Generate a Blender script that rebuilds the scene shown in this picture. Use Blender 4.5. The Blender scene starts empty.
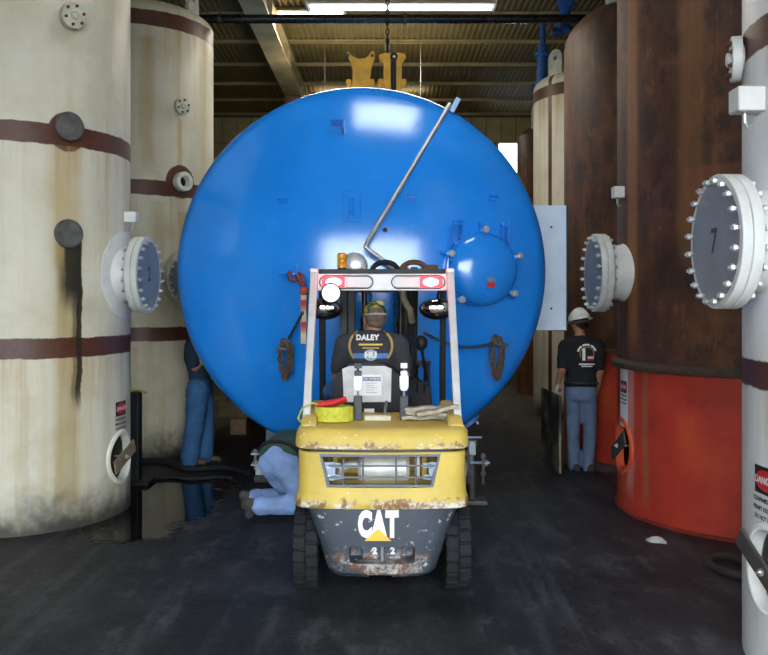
import bpy, bmesh, math, random
from math import sin, cos, pi, radians, sqrt, atan2
from mathutils import Vector, Matrix
from mathutils.bvhtree import BVHTree

random.seed(7)
SC = bpy.context.scene
COL = SC.collection
F = 850.0          # focal length in pixels (768 x 655 frame)
CAMH = 1.85        # eye height, horizon at row 300

# ------------------------------------------------------------------ camera
cam_d = bpy.data.cameras.new('camera')
cam_d.sensor_width = 36.0
cam_d.lens = 36.0 * F / 768.0
cam_d.shift_y = -27.5 / 768.0
cam_d.clip_end = 200
cam = bpy.data.objects.new('camera', cam_d)
cam.location = (0, 0, CAMH)
cam.rotation_euler = (pi / 2, 0, 0)
COL.objects.link(cam)
SC.camera = cam

# ------------------------------------------------------------------ sky, light, exposure
world = bpy.data.worlds.new('overcast_sky')
SC.world = world
world.use_nodes = True
wbg = world.node_tree.nodes['Background']
wbg.inputs['Color'].default_value = (0.86, 0.94, 1.0, 1)
wbg.inputs['Strength'].default_value = 11.0

SC.view_settings.view_transform = 'Standard'
SC.view_settings.look = 'None'
SC.view_settings.gamma = 1
SC.view_settings.use_curve_mapping = False
SC.view_settings.exposure = 0.0
SC.cycles.use_denoising = True
SC.cycles.max_bounces = 6
SC.cycles.sample_clamp_indirect = 6.0


# ================================================================== helpers
def at(px, py, d):
    return Vector(((px - 384) / F * d, d, CAMH + (300 - py) / F * d))


class Nodes:
    """small wrapper that keeps node graphs readable"""
    def __init__(s, name):
        s.m = bpy.data.materials.new(name)
        s.m.use_nodes = True
        s.t = s.m.node_tree
        s.b = s.t.nodes['Principled BSDF']
        s._c = None

    def n(s, kind, **kw):
        nd = s.t.nodes.new(kind)
        for k, v in kw.items():
            setattr(nd, k, v)
        return nd

    def lk(s, a, sock):
        if hasattr(a, 'default_value') or isinstance(a, bpy.types.NodeSocket):
            s.t.links.new(a, sock)
        else:
            if isinstance(a, (tuple, list)) and len(a) == 3 and len(sock.default_value) == 4:
                a = (*a, 1)
            sock.default_value = a

    def coord(s):
        if s._c is None:
            s._c = s.n('ShaderNodeTexCoord').outputs['Object']
        return s._c

    def xyz(s):
        sp = s.n('ShaderNodeSeparateXYZ')
        s.lk(s.coord(), sp.inputs[0])
        return sp.outputs

    def scaled(s, sc):
        mp = s.n('ShaderNodeMapping')
        s.lk(s.coord(), mp.inputs['Vector'])
        mp.inputs['Scale'].default_value = sc
        return mp.outputs[0]

    def noise(s, scale=5.0, detail=4.0, rough=.6, vec=None, w=None):
        nd = s.n('ShaderNodeTexNoise')
        s.lk(vec if vec is not None else s.coord(), nd.inputs['Vector'])
        nd.inputs['Scale'].default_value = scale
        nd.inputs['Detail'].default_value = detail
        nd.inputs['Roughness'].default_value = rough
        return nd.outputs['Fac']

    def math(s, op, a, b=0.0, c=None, clamp=False):
        nd = s.n('ShaderNodeMath', operation=op)
        nd.use_clamp = clamp
        s.lk(a, nd.inputs[0]); s.lk(b, nd.inputs[1])
        if c is not None:
            s.lk(c, nd.inputs[2])
        return nd.outputs[0]

    def step(s, v, a, b):
        nd = s.n('ShaderNodeMapRange', interpolation_type='SMOOTHSTEP')
        s.lk(v, nd.inputs['Value'])
        nd.inputs['From Min'].default_value = a
        nd.inputs['From Max'].default_value = b
        return nd.outputs[0]

    def ramp(s, v, stops):
        nd = s.n('ShaderNodeValToRGB')
        s.lk(v, nd.inputs[0])
        cr = nd.color_ramp
        while len(cr.elements) < len(stops):
            cr.elements.new(.5)
        for e, (p, c) in zip(cr.elements, stops):
            e.position = p
            e.color = (*c, 1)
        return nd.outputs[0]

    def mix(s, f, a, b, mode='MIX'):
        nd = s.n('ShaderNodeMix', data_type='RGBA', blend_type=mode)
        s.lk(f, nd.inputs['Factor'])
        s.lk(a, nd.inputs[6]); s.lk(b, nd.inputs[7])
        return nd.outputs[2]

    def bump(s, h, strength=.3, dist=.01):
        nd = s.n('ShaderNodeBump')
        nd.inputs['Strength'].default_value = strength
        nd.inputs['Distance'].default_value = dist
        s.lk(h, nd.inputs['Height'])
        s.t.links.new(nd.outputs[0], s.b.inputs['Normal'])

    def out(s, color=None, rough=None, metal=None, spec=None, emit=None, estr=None, coat=None):
        for k, v in (('Base Color', color), ('Roughness', rough), ('Metallic', metal), ('Specular IOR Level', spec),
                     ('Emission Color', emit), ('Emission Strength', estr), ('Coat Weight', coat)):
            if v is not None:
                s.lk(v, s.b.inputs[k])
        return s.m


MC = {}


def P(name, col, rough=.5, metal=0.0, var=.25, scale=8.0, bump=0.0, spec=None):
    """plain procedural material: colour broken up by noise"""
    if name in MC:
        return MC[name]
    g = Nodes(name)
    f = g.noise(scale, 5)
    lo = tuple(c * (1 - var) for c in col)
    hi = tuple(min(1, c * (1 + var)) for c in col)
    c = g.ramp(f, [(.3, lo), (.7, hi)])
    r = g.math('MULTIPLY_ADD', f, .2, rough - .1, clamp=True)
    if bump:
        g.bump(g.noise(scale * 4, 4), bump, .01)
    MC[name] = g.out(c, r, metal, spec)
    return MC[name]


def E(name, col, strength):
    if name in MC:
        return MC[name]
    g = Nodes(name)
    MC[name] = g.out(tuple(c * .35 for c in col), .4, emit=col, estr=strength)
    return MC[name]


def obj(name, bm, mat, parent=None, smooth=None, recalc=True):
    if recalc:
        bmesh.ops.recalc_face_normals(bm, faces=bm.faces)
    me = bpy.data.meshes.new(name)
    bm.to_mesh(me)
    bm.free()
    return link(name, me, mat, parent, smooth)


def link(name, me, mat, parent=None, smooth=None):
    if mat is not None and not me.materials:
        me.materials.append(mat)
    if smooth is not None:
        if smooth is True:
            for p in me.polygons:
                p.use_smooth = True
        else:
            try:
                me.set_sharp_from_angle(angle=radians(smooth))
                for p in me.polygons:
                    p.use_smooth = True
            except Exception:
                pass
    o = bpy.data.objects.new(name, me)
    COL.objects.link(o)
    if parent is not None:
        o.parent = parent
    return o


def tag(o, label=None, cat=None, group=None, kind=None):
    if label: o['label'] = label
    if cat: o['category'] = cat
    if group: o['group'] = group
    if kind: o['kind'] = kind
    return o


def thing(name, label, cat, loc=(0, 0, 0), rz=0, group=None):
    o = bpy.data.objects.new(name, None)
    COL.objects.link(o)
    o.location = loc
    o.rotation_euler = (0, 0, rz)
    o.empty_display_size = .2
    return tag(o, label, cat, group)


def B():
    return bmesh.new()


def frame(p, zdir, up=(0, 0, 1)):
    """matrix at p whose Z axis is zdir"""
    z = Vector(zdir).normalized()
    u = Vector(up)
    if abs(z.dot(u)) > .98:
        u = Vector((0, 1, 0)) if abs(z.y) < .9 else Vector((1, 0, 0))
    x = u.cross(z).normalized()
    y = z.cross(x)
    m = Matrix((x, y, z)).transposed().to_4x4()
    m.translation = Vector(p)
    return m


def box(bm, c, s, bev=0.0, rot=None, seg=2):
    m = Matrix.Translation(Vector(c))
    if rot is not None:
        m = m @ (rot if isinstance(rot, Matrix) else Matrix.Rotation(rot[0], 4, rot[1]))
    r = bmesh.ops.create_cube(bm, size=1, matrix=m @ Matrix.Diagonal((s[0], s[1], s[2], 1)))
    if bev:
        es = list({e for v in r['verts'] for e in v.link_edges})
        bmesh.ops.bevel(bm, geom=es, offset=min(bev, min(s) * .45), segments=seg, affect='EDGES', profile=.6)


def cyl(bm, p0, p1, r0, r1=None, seg=20, cap=True):
    p0, p1 = Vector(p0), Vector(p1)
    r1 = r0 if r1 is None else r1
    m = frame((p0 + p1) / 2, p1 - p0)
    bmesh.ops.create_cone(bm, cap_ends=cap, segments=seg, radius1=r0, radius2=r1, depth=(p1 - p0).length, matrix=m)


def ball(bm, c, r, su=16, sv=10, rot=None):
    r = (r, r, r) if not isinstance(r, (tuple, list)) else r
    m = Matrix.Translation(Vector(c))
    if rot is not None:
        m = m @ rot
    bmesh.ops.create_uvsphere(bm, u_segments=su, v_segments=sv, radius=1, matrix=m @ Matrix.Diagonal((*r, 1)))


def tube(bm, pts, r, seg=8, closed=False, cap=True):
    pts = [Vector(p) for p in pts]
    n = len(pts)
    rr = r if isinstance(r, (list, tuple)) else [r] * n
    rings = []
    up = None
    for i, p in enumerate(pts):
        if closed:
            t = (pts[(i + 1) % n] - pts[i - 1]).normalized()
        else:
            t = (pts[min(i + 1, n - 1)] - pts[max(i - 1, 0)]).normalized()
        if up is None:
            up = Vector((0, 0, 1)) if abs(t.z) < .9 else Vector((1, 0, 0))
        x = up.cross(t)
        if x.length < 1e-4:
            x = Vector((1, 0, 0)).cross(t)
        x.normalize()
        y = t.cross(x)
        up = y
        rings.append([bm.verts.new(p + (x * cos(2 * pi * k / seg) + y * sin(2 * pi * k / seg)) * rr[i]) for k in range(seg)])
    m = n if closed else n - 1
    for i in range(m):
        a, b = rings[i], rings[(i + 1) % n]
        for k in range(seg):
            bm.faces.new((a[k], a[(k + 1) % seg], b[(k + 1) % seg], b[k]))
    if cap and not closed:
        bm.faces.new(rings[0][::-1]); bm.faces.new(rings[-1])


def lathe(bm, prof, seg=48, M=None, closed=False):
    """prof: (r, z) points; spun about local Z of M"""
    M = M or Matrix.Identity(4)
    rings = []
    for r, z in prof:
        if r < 1e-6:
            rings.append([bm.verts.new(M @ Vector((0, 0, z)))])
        else:
            rings.append([bm.verts.new(M @ Vector((r * cos(2 * pi * k / seg), r * sin(2 * pi * k / seg), z))) for k in range(seg)])
    pairs = list(zip(rings[:-1], rings[1:]))
    if closed:
        pairs.append((rings[-1], rings[0]))
    for a, b in pairs:
        for k in range(seg):
            k2 = (k + 1) % seg
            if len(a) == 1 and len(b) == 1:
                continue
            if len(a) == 1:
                bm.faces.new((a[0], b[k], b[k2]))
            elif len(b) == 1:
                bm.faces.new((a[k], a[k2], b[0]))
            else:
                bm.faces.new((a[k], a[k2], b[k2], b[k]))


def prism(bm, outline, depth, M=None, bev=0.0):
    """outline in local XY, extruded 0..depth along local Z"""
    M = M or Matrix.Identity(4)
    a = [bm.verts.new(M @ Vector((x, y, 0))) for x, y in outline]
    b = [bm.verts.new(M @ Vector((x, y, depth))) for x, y in outline]
    n = len(a)
    fs = [bm.faces.new(a[::-1]), bm.faces.new(b)]
    for i in range(n):
        fs.append(bm.faces.new((a[i], a[(i + 1) % n], b[(i + 1) % n], b[i])))
    if bev:
        es = list({e for f in fs[:2] for e in f.edges})
        bmesh.ops.bevel(bm, geom=es, offset=bev, segments=2, affect='EDGES', profile=.6)


def holed_plate(bm, outline, hole, depth, M=None):
    """outline and hole: equally long point lists"""
    M = M or Matrix.Identity(4)
    def ring(pts, z): return [bm.verts.new(M @ Vector((x, y, z))) for x, y in pts]
    o0, h0, o1, h1 = ring(outline, 0), ring(hole, 0), ring(outline, depth), ring(hole, depth)
    n = len(o0)
    for i in range(n):
        j = (i + 1) % n
        bm.faces.new((o0[i], o0[j], h0[j], h0[i]))
        bm.faces.new((o1[i], h1[i], h1[j], o1[j]))
        bm.faces.new((o0[i], o1[i], o1[j], o0[j]))
        bm.faces.new((h0[i], h0[j], h1[j], h1[i]))


def loft(bm, rings, cap=True):
    vs = [[bm.verts.new(Vector(p)) for p in r] for r in rings]
    n = len(vs[0])
    for a, b in zip(vs[:-1], vs[1:]):
        for k in range(n):
            bm.faces.new((a[k], a[(k + 1) % n], b[(k + 1) % n], b[k]))
    if cap:
        bm.faces.new(vs[0][::-1]); bm.faces.new(vs[-1])


def evaluated(o):
    dg = bpy.context.evaluated_depsgraph_get()
    dg.update()
    return bpy.data.meshes.new_from_object(o.evaluated_get(dg))


def boolean_cut(me, cutter_bm):
    """difference of mesh data and a cutter bmesh; returns new mesh data"""
    a = bpy.data.objects.new('tmp_a', me); COL.objects.link(a)
    bmesh.ops.recalc_face_normals(cutter_bm, faces=cutter_bm.faces)
    cm = bpy.data.meshes.new('tmp_c'); cutter_bm.to_mesh(cm); cutter_bm.free()
    c = bpy.data.objects.new('tmp_c', cm); COL.objects.link(c)
    md = a.modifiers.new('cut', 'BOOLEAN'); md.object = c; md.operation = 'DIFFERENCE'; md.solver = 'EXACT'
    res = evaluated(a)
    bpy.data.objects.remove(a); bpy.data.objects.remove(c)
    return res


def text_polys(s, size=1.0, bold=0.0, spacing=1.0, align='CENTER'):
    """lettering as flat mesh data: (verts2d, faces)"""
    cu = bpy.data.curves.new('tmp_text', 'FONT')
    cu.body = s; cu.size = size; cu.align_x = align; cu.align_y = 'CENTER'; cu.offset = bold; cu.space_character = spacing
    cu.resolution_u = 3
    cu.fill_mode = 'FRONT'
    o = bpy.data.objects.new('tmp_text', cu); COL.objects.link(o)
    me = evaluated(o)
    vs = [(v.co.x, v.co.y) for v in me.vertices]
    fs = [tuple(p.vertices) for p in me.polygons]
    bpy.data.objects.remove(o)
    return vs, fs


def flat_obj(name, polys, mapf, mat, parent, thick=None):
    vs, fs = polys
    bm = B()
    bv = [bm.verts.new(mapf(x, y)) for x, y in vs]
    for f in fs:
        try:
            bm.faces.new([bv[i] for i in f])
        except ValueError:
            pass
    return obj(name, bm, mat, parent, recalc=False)


def rect_polys(x0, y0, x1, y1, nx=1, ny=1):
    vs = [(x0 + (x1 - x0) * i / nx, y0 + (y1 - y0) * j / ny) for j in range(ny + 1) for i in range(nx + 1)]
    fs = [(j * (nx + 1) + i, j * (nx + 1) + i + 1, (j + 1) * (nx + 1) + i + 1, (j + 1) * (nx + 1) + i) for j in range(ny) for i in range(nx)]
    return vs, fs


def disc_polys(cx, cy, rx, ry, n=24):
    vs = [(cx, cy)] + [(cx + rx * cos(2 * pi * k / n), cy + ry * sin(2 * pi * k / n)) for k in range(n)]
    return vs, [(0, 1 + k, 1 + (k + 1) % n) for k in range(n)]


def chain(bm, pts, pitch=.045, r=.007, w=.018):
    """interlocked oval links along a polyline"""
    pts = [Vector(p) for p in pts]
    L = [0]
    for a, b in zip(pts[:-1], pts[1:]):
        L.append(L[-1] + (b - a).length)
    def pos(s):
        s = max(0, min(L[-1], s))
        for i in range(len(pts) - 1):
            if s <= L[i + 1] + 1e-9:
                return pts[i].lerp(pts[i + 1], (s - L[i]) / max(1e-9, L[i + 1] - L[i]))
        return pts[-1]
    n = max(2, int(L[-1] / pitch))
    for i in range(n):
        p = pos((i + .5) * pitch)
        t = (pos((i + .5) * pitch + .01) - pos((i + .5) * pitch - .01))
        if t.length < 1e-6:
            continue
        M = frame(p, t, (1, 0, 0) if i % 2 else (0, 1, 0))
        hl = pitch * .62
        ring = []
        for k in range(10):
            a = 2 * pi * k / 10
            ring.append(M @ Vector((w * cos(a), 0, hl * sin(a))))
        tube(bm, ring, r, 5, closed=True)


# ================================================================== shared materials
M_black = P('black_paint', (.010, .010, .012), .5, 0, .3, spec=.25)
M_rubber = P('black_rubber', (.011, .012, .014), .8, 0, .35, 20, .3, spec=.3)
M_steel = P('bare_steel', (.42, .42, .43), .35, .9, .25, 12)
M_darksteel = P('dark_oily_steel', (.06, .058, .055), .45, .7, .4, 12)
M_bolt = P('zinc_bolt', (.62, .62, .60), .3, .75, .2, 30)
M_white = P('white_flange_paint', (.58, .58, .56), .45, 0, .08, 6)
M_cover = P('grey_cover_steel', (.2, .215, .23), .5, .1, .2, 5)
M_bluepaint = None
M_rust = P('rusty_iron', (.11, .05, .028), .8, .1, .45, 30, .5)
M_olive = P('cream_paint_stained', (.5, .47, .36), .55, 0, .25, 10)
M_signwhite = P('sign_white', (.75, .75, .74), .5, 0, .05)
M_signred = P('sign_red', (.55, .02, .03), .5, 0, .1)
M_signblack = P('sign_black_print', (.015, .015, .02), .5, 0, .1)
M_wood = P('rough_timber', (.28, .19, .10), .8, 0, .35, 9, .4)


# ================================================================== setting
def floor_mat():
    g = Nodes('oily_black_floor')
    x, y, z = g.xyz()[:3]
    n1 = g.noise(.7, 6, .65)
    n2 = g.noise(9, 5, .7)
    strv = g.scaled((5.0, .35, 1))
    n3 = g.noise(1.3, 5, .6, strv)
    c = g.ramp(n1, [(.3, (.006, .006, .008)), (.5, (.014, .0145, .018)), (.7, (.036, .037, .042))])
    c = g.mix(g.math('MULTIPLY', g.step(n3, .48, .72), .7), c, (.06, .063, .07))
    c = g.mix(g.math('MULTIPLY', g.step(n2, .56, .72), .7), c, (.055, .055, .058))
    n4 = g.noise(2.6, 8, .78, g.scaled((1.6, .8, 1)))
    c = g.mix(g.math('MULTIPLY', g.step(n4, .5, .66), .75), c, (.075, .077, .084))
    c = g.mix(g.math('MULTIPLY', g.step(n4, .46, .36), .8), c, (.004, .004, .005))
    # worn lighter lane on the right, dusty ground at the far end
    far = g.step(y, 9.8, 12.5)
    c = g.mix(g.math('MULTIPLY', far, .7), c, (.05, .042, .026))
    c = g.mix(g.math('MULTIPLY', g.math('MULTIPLY', far, g.step(n1, .5, .62)), .8), c, (.12, .10, .06))
    # puddle beside the left tanks
    px = g.math('DIVIDE', g.math('ADD', x, 2.05), .62)
    py = g.math('DIVIDE', g.math('SUBTRACT', y, 7.75), 1.25)
    dd = g.math('ADD', g.math('MULTIPLY', px, px), g.math('MULTIPLY', py, py))
    dd = g.math('ADD', dd, g.math('MULTIPLY', g.math('SUBTRACT', g.noise(2.5, 3), .5), 2.2))
    pud = g.step(dd, 1.15, .75)
    c = g.mix(pud, c, (.006, .006, .006))
    r = g.math('MULTIPLY_ADD', n1, .35, .42)
    r = g.math('MULTIPLY', r, g.math('SUBTRACT', 1.0, g.math('MULTIPLY', pud, .93)))
    h = g.math('MULTIPLY', g.math('ADD', n2, g.math('MULTIPLY', g.noise(60, 3), .5)), g.math('SUBTRACT', 1.0, pud))
    g.bump(g.math('ADD', h, g.math('MULTIPLY', n4, g.math('SUBTRACT', 1.0, pud))), .7, .014)
    return g.out(c, r, 0, .35)


bm = B()
for xa, xb in ((-7, 7),):
    vs = [bm.verts.new((x, y, z)) for z in (-.25, 0) for x, y in ((xa, -2.1), (xb, -2.1), (xb, 22.2), (xa, 22.2))]
    for q in ((3, 2, 1, 0), (4, 5, 6, 7), (0, 1, 5, 4), (1, 2, 6, 5), (2, 3, 7, 6), (3, 0, 4, 7)):
        bm.faces.new([vs[i] for i in q])
tag(obj('floor', bm, floor_mat()), 'black oily floor of the tank shed', kind='structure')
bm = B(); box(bm, (0, -12.86, -.145), (50, 21.5, .25))
tag(obj('floor_yard', bm, P('yard_concrete', (.16, .155, .145), .85, 0, .25, 1.5)), 'concrete yard in front of the shed', kind='structure')

CEIL = 6.65
SKY = (-.5, 1.35, 5.6, 6.8)   # roof light opening x0 x1 y0 y1


def deck(bm, x0, x1, y0, y1, z, pitch=.1, h=.03):
    x = x0
    prof = []
    while x < x1 - 1e-6:
        for dx, dz in ((0, 0), (.35, 0), (.5, h), (.85, h)):
            prof.append((min(x1, x + dx * pitch), z + dz))
        x += pitch
    prof.append((x1, z))
    lo = [(bm.verts.new((px, y0, pz)), bm.verts.new((px, y1, pz))) for px, pz in prof]
    for a, b in zip(lo[:-1], lo[1:]):
        bm.faces.new((a[0], b[0], b[1], a[1]))


bm = B()
deck(bm, -6.9, 6.9, -2.1, SKY[2], CEIL)
deck(bm, -6.9, SKY[0], SKY[2], SKY[3], CEIL)
deck(bm, SKY[1], 6.9, SKY[2], SKY[3], CEIL)
deck(bm, -6.9, 6.9, SKY[3], 22.2, CEIL)
M_deck = P('roof_deck_paint', (.20, .15, .05), .75, .0, .25, 1.2)
ceiling = tag(obj('ceiling', bm, M_deck, recalc=False), 'corrugated olive steel roof deck', kind='structure')
M_purlin = P('purlin_paint', (.42, .34, .14), .6, .0, .2, 3)
for k in range(-1, 16):
    y = 21.75 - 1.52 * k
    if y > 22 or y < -1.9 or SKY[2] - .1 < y < SKY[3] + .1:
        continue
    bm = B()
    box(bm, (0, y, CEIL - .035), (13.6, .01, .06))
    box(bm, (0, y, CEIL - .065), (13.6, .028, .008))
    box(bm, (0, y, CEIL - .01), (13.6, .05, .01))
    obj('purlin', bm, M_purlin, ceiling)
bm = B()
for (xa, xb, ya, yb) in ((SKY[0] - .06, SKY[0], SKY[2] - .06, SKY[3] + .06), (SKY[1], SKY[1] + .06, SKY[2] - .06, SKY[3] + .06),
                         (SKY[0], SKY[1], SKY[2] - .06, SKY[2]), (SKY[0], SKY[1], SKY[3], SKY[3] + .06)):
    box(bm, ((xa + xb) / 2, (ya + yb) / 2, CEIL + .08), (xb - xa, yb - ya, .26))
obj('skylight_curb', bm, M_purlin, ceiling)

# big roof girder running down the hall, with its corbel
bm = B()
box(bm, (-1.93, 10.0, 6.2), (.36, 23.8, .03))
box(bm, (-1.93, 10.0, 6.55), (.36, 23.8, .03))
box(bm, (-1.93, 10.0, 6.38), (.2, 23.8, .36))
for k in range(8):
    box(bm, (-1.93, 3.0 + 2.6 * k, 6.4), (.34, .03, .4))
tag(obj('trim_1', bm, P('girder_paint', (.5, .4, .22), .6, 0, .35, 1.6)), 'cream roof girder running down the hall', kind='structure')
bm = B()
box(bm, (-1.93, 18.1, 5.99), (.34, .26, .38), .02)
box(bm, (-1.93, 18.1, 5.86), (.42, .34, .1), .02)
tag(obj('trim_2', bm, P('bracket_rust', (.2, .1, .05), .7, 0, .4, 6)), 'rusty bracket under the roof girder', kind='structure')

# walls
M_wall = P('wall_panel_cream', (.5, .41, .18), .7, 0, .2, 2.5, .15)
M_walljoint = P('wall_joint_dark', (.12, .10, .06), .8, 0, .2, 4)
WIN = (2.95, 3.66, 4.8, 5.93)
YB = 22.0


def wall_with_window(bm, y0, y1, x0, x1, z0, z1, w):
    for (a, b, c, d) in ((x0, w[0], z0, z1), (w[1], x1, z0, z1), (w[0], w[1], z0, w[2]), (w[0], w[1], w[3], z1)):
        box(bm, ((a + b) / 2, (y0 + y1) / 2, (c + d) / 2), (b - a, y1 - y0, d - c))


bm = B()
wall_with_window(bm, YB + .03, YB + .2, -7, 7, 0, CEIL + .3, WIN)
wb = tag(obj('wall_back', bm, M_walljoint), 'far end wall of cream panels', kind='structure')
for k in range(36):
    for j in range(4):
        xa = -6.84 + .38 * k
        za = 3.95 + .66 * j
        if xa > 6.6:
            continue
        ctr = (xa + .182, za + .32)
        if WIN[0] - .2 < ctr[0] < WIN[1] + .2 and WIN[2] - .25 < ctr[1] < WIN[3] + .25:
            continue
        bm = B(); box(bm, (ctr[0], YB + .012 + random.uniform(-.004, .004), ctr[1]), (.362, .04, .64), .008, seg=1)
        obj('wall_panel', bm, M_wall, wb)
bm = B()
for (a, b, c, d) in ((WIN[0] - .05, WIN[0] + .02, WIN[2] - .05, WIN[3] + .05), (WIN[1] - .02, WIN[1] + .05, WIN[2] - .05, WIN[3] + .05),
                     (WIN[0], WIN[1], WIN[2] - .05, WIN[2] + .02), (WIN[0], WIN[1], WIN[3] - .02, WIN[3] + .05)):
    box(bm, ((a + b) / 2, YB + .05, (c + d) / 2), (b - a, .16, d - c))
win = tag(obj('window_1', bm, M_purlin), 'bright open window high in the far wall', kind='structure')
g = Nodes('window_glass')
g.b.inputs['Transmission Weight'].default_value = 1.0
bm = B(); box(bm, ((WIN[0] + WIN[1]) / 2, YB + .09, (WIN[2] + WIN[3]) / 2), (WIN[1] - WIN[0], .006, WIN[3] - WIN[2]))
obj('pane', bm, g.out((.95, .97, 1), .02), win)
M_side = P('side_wall_dark', (.24, .2, .13), .75, 0, .25, 1.5)
for nm, x in (('wall_left', -7.0), ('wall_right', 7.0)):
    bm = B(); box(bm, (x, 10.0, 3.4), (.2, 24.4, 7.1))
    tag(obj(nm, bm, M_side), 'long side wall of the shed', kind='structure')
DOOR = (-3.2, 3.8, 4.7, -2.0)    # bay door behind the camera: x0, x1, top, depth
bm = B()
box(bm, ((-6.9 + DOOR[0]) / 2, DOOR[3], 3.4), (DOOR[0] + 6.9, .2, 7.1)); box(bm, ((6.9 + DOOR[1]) / 2, DOOR[3], 3.4), (6.9 - DOOR[1], .2, 7.1))
box(bm, ((DOOR[0] + DOOR[1]) / 2, DOOR[3], (DOOR[2] + 6.95) / 2), (DOOR[1] - DOOR[0], .2, 6.95 - DOOR[2]))
tag(obj('wall_front', bm, M_side), 'front wall around the open bay door', kind='structure')

# ================================================================== tall storage tanks
def ray_ang(px, py, c, R):
    """first hit of a picture ray on an upright cylinder -> (angle, height)"""
    dx, dz = (px - 384) / F, (300 - py) / F
    A = dx * dx + 1
    Bq = -2 * (dx * c[0] + c[1])
    Cq = c[0] ** 2 + c[1] ** 2 - R * R
    D = max(0, Bq * Bq - 4 * A * Cq)
    t = (-Bq - sqrt(D)) / (2 * A)
    return atan2(t - c[1], dx * t - c[0]), CAMH + dz * t


def tank_paint(name, R, base, bands, patches=(), streaks=(), grime=True, rough=.42, split=None, stripes=()):
    """paint of an upright shell. bands: (z0, z1) brown primer rings, patches: (arc_angle, z, r) brown rounds,
    streaks: (angle, width, ztop, zbottom, colour, strength) stains, split: (z, colour_below)"""
    g = Nodes(name)
    x, y, z = g.xyz()[:3]
    ang = g.math('ARCTAN2', y, x)
    wob = g.math('MULTIPLY', g.math('SUBTRACT', g.noise(7, 4), .5), .035)
    zz = g.math('ADD', z, wob)
    vert = g.noise(1.0, 6, .65, g.scaled((7, 7, .35)))
    blot = g.noise(2.2, 6, .6)
    fine = g.noise(26, 4, .7)
    c = g.ramp(blot, [(.25, base[0]), (.5, base[1]), (.75, base[2])])
    c = g.mix(g.math('MULTIPLY', g.step(vert, .5, .72), .55), c, base[3])
    c = g.mix(g.math('MULTIPLY', g.step(fine, .66, .8), .35), c, tuple(v * .4 for v in base[1]))
    if not grime and base is RUST:
        mot = g.noise(5.5, 7, .72, g.scaled((1, 1, .55)))
        c = g.mix(g.math('MULTIPLY', g.step(mot, .48, .62), .7), c, (.026, .012, .008))
        c = g.mix(g.math('MULTIPLY', g.step(mot, .42, .32), .5), c, (.24, .095, .03))
    if split:
        lo = g.ramp(blot, [(.25, split[1][0]), (.5, split[1][1]), (.78, split[1][2])])
        lo = g.mix(g.math('MULTIPLY', g.step(vert, .5, .7), .6), lo, split[1][3])
        c = g.mix(g.step(zz, split[0] + .008, split[0] - .008), c, lo)
    for (a0, w, z1, z0, col, st) in streaks:
        d = g.math('ABSOLUTE', g.math('ADD', g.math('MULTIPLY', g.math('SUBTRACT', ang, a0), R),
                                      g.math('MULTIPLY', g.math('SUBTRACT', g.noise(3, 4), .5), .09)))
        m = g.math('MULTIPLY', g.step(d, w, w * .35), g.math('MULTIPLY', g.step(zz, z0, z0 + .25), g.step(zz, z1 + .02, z1 - .02)))
        m = g.math('MULTIPLY', m, g.math('MULTIPLY_ADD', vert, 1.1, .2), clamp=True)
        c = g.mix(g.math('MULTIPLY', m, st), c, col)
    brown = g.ramp(g.math('ADD', g.math('MULTIPLY', blot, .6), g.math('MULTIPLY', fine, .4)), [(.3, (.052, .018, .010)), (.7, (.12, .042, .022))])
    mask = None
    for (z0, z1) in bands:
        m = g.math('MULTIPLY', g.step(zz, z0 - .006, z0 + .006), g.step(zz, z1 + .006, z1 - .006))
        mask = m if mask is None else g.math('MAXIMUM', mask, m)
    for (a0, w) in stripes:
        d = g.math('ABSOLUTE', g.math('MULTIPLY', g.math('SUBTRACT', ang, a0), R))
        m = g.step(d, w + .005, w - .005)
        mask = m if mask is None else g.math('MAXIMUM', mask, m)
    for (a0, zc, r) in patches:
        u = g.math('MULTIPLY', g.math('SUBTRACT', ang, a0), R)
        v = g.math('SUBTRACT', zz, zc)
        d = g.math('SQRT', g.math('ADD', g.math('MULTIPLY', u, u), g.math('MULTIPLY', v, v)))
        m = g.step(d, r + .008, r - .008)
        mask = m if mask is None else g.math('MAXIMUM', mask, m)
    if mask is not None:
        c = g.mix(mask, c, brown)
        # rusty run-off below the rings
        for (z0, z1) in bands:
            m = g.math('MULTIPLY', g.step(zz, z0 - .5, z0), g.step(zz, z0 + .004, z0 - .004))
            m = g.math('MULTIPLY', m, g.step(vert, .42, .7))
            c = g.mix(g.math('MULTIPLY', m, .65), c, (.42, .27, .11))
        # and again dark streaks over everything
        for (a0, w, z1, z0, col, st) in streaks:
            if st < .95:
                continue
            d = g.math('ABSOLUTE', g.math('ADD', g.math('MULTIPLY', g.math('SUBTRACT', ang, a0 + .03), R),
                                          g.math('MULTIPLY', g.math('SUBTRACT', g.noise(3, 4), .5), .09)))
            m = g.math('MULTIPLY', g.step(d, w * .62, w * .4), g.math('MULTIPLY', g.step(zz, z0, z0 + .25), g.step(zz, z1 + .02, z1 - .02)))
            c = g.mix(g.math('MULTIPLY', m, .95), c, (.022, .018, .012))
    if grime:
        gz = g.math('ADD', z, g.math('MULTIPLY', g.math('SUBTRACT', g.noise(3.2, 5), .5), .55))
        c = g.mix(g.math('MULTIPLY', g.step(gz, .42, .04), .95), c, (.025, .024, .02))
    g.bump(g.math('ADD', blot, g.math('MULTIPLY', fine, .15)), .12, .02)
    return g.out(c, g.math('MULTIPLY_ADD', blot, .3, rough - .12), 0, .4)


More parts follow.
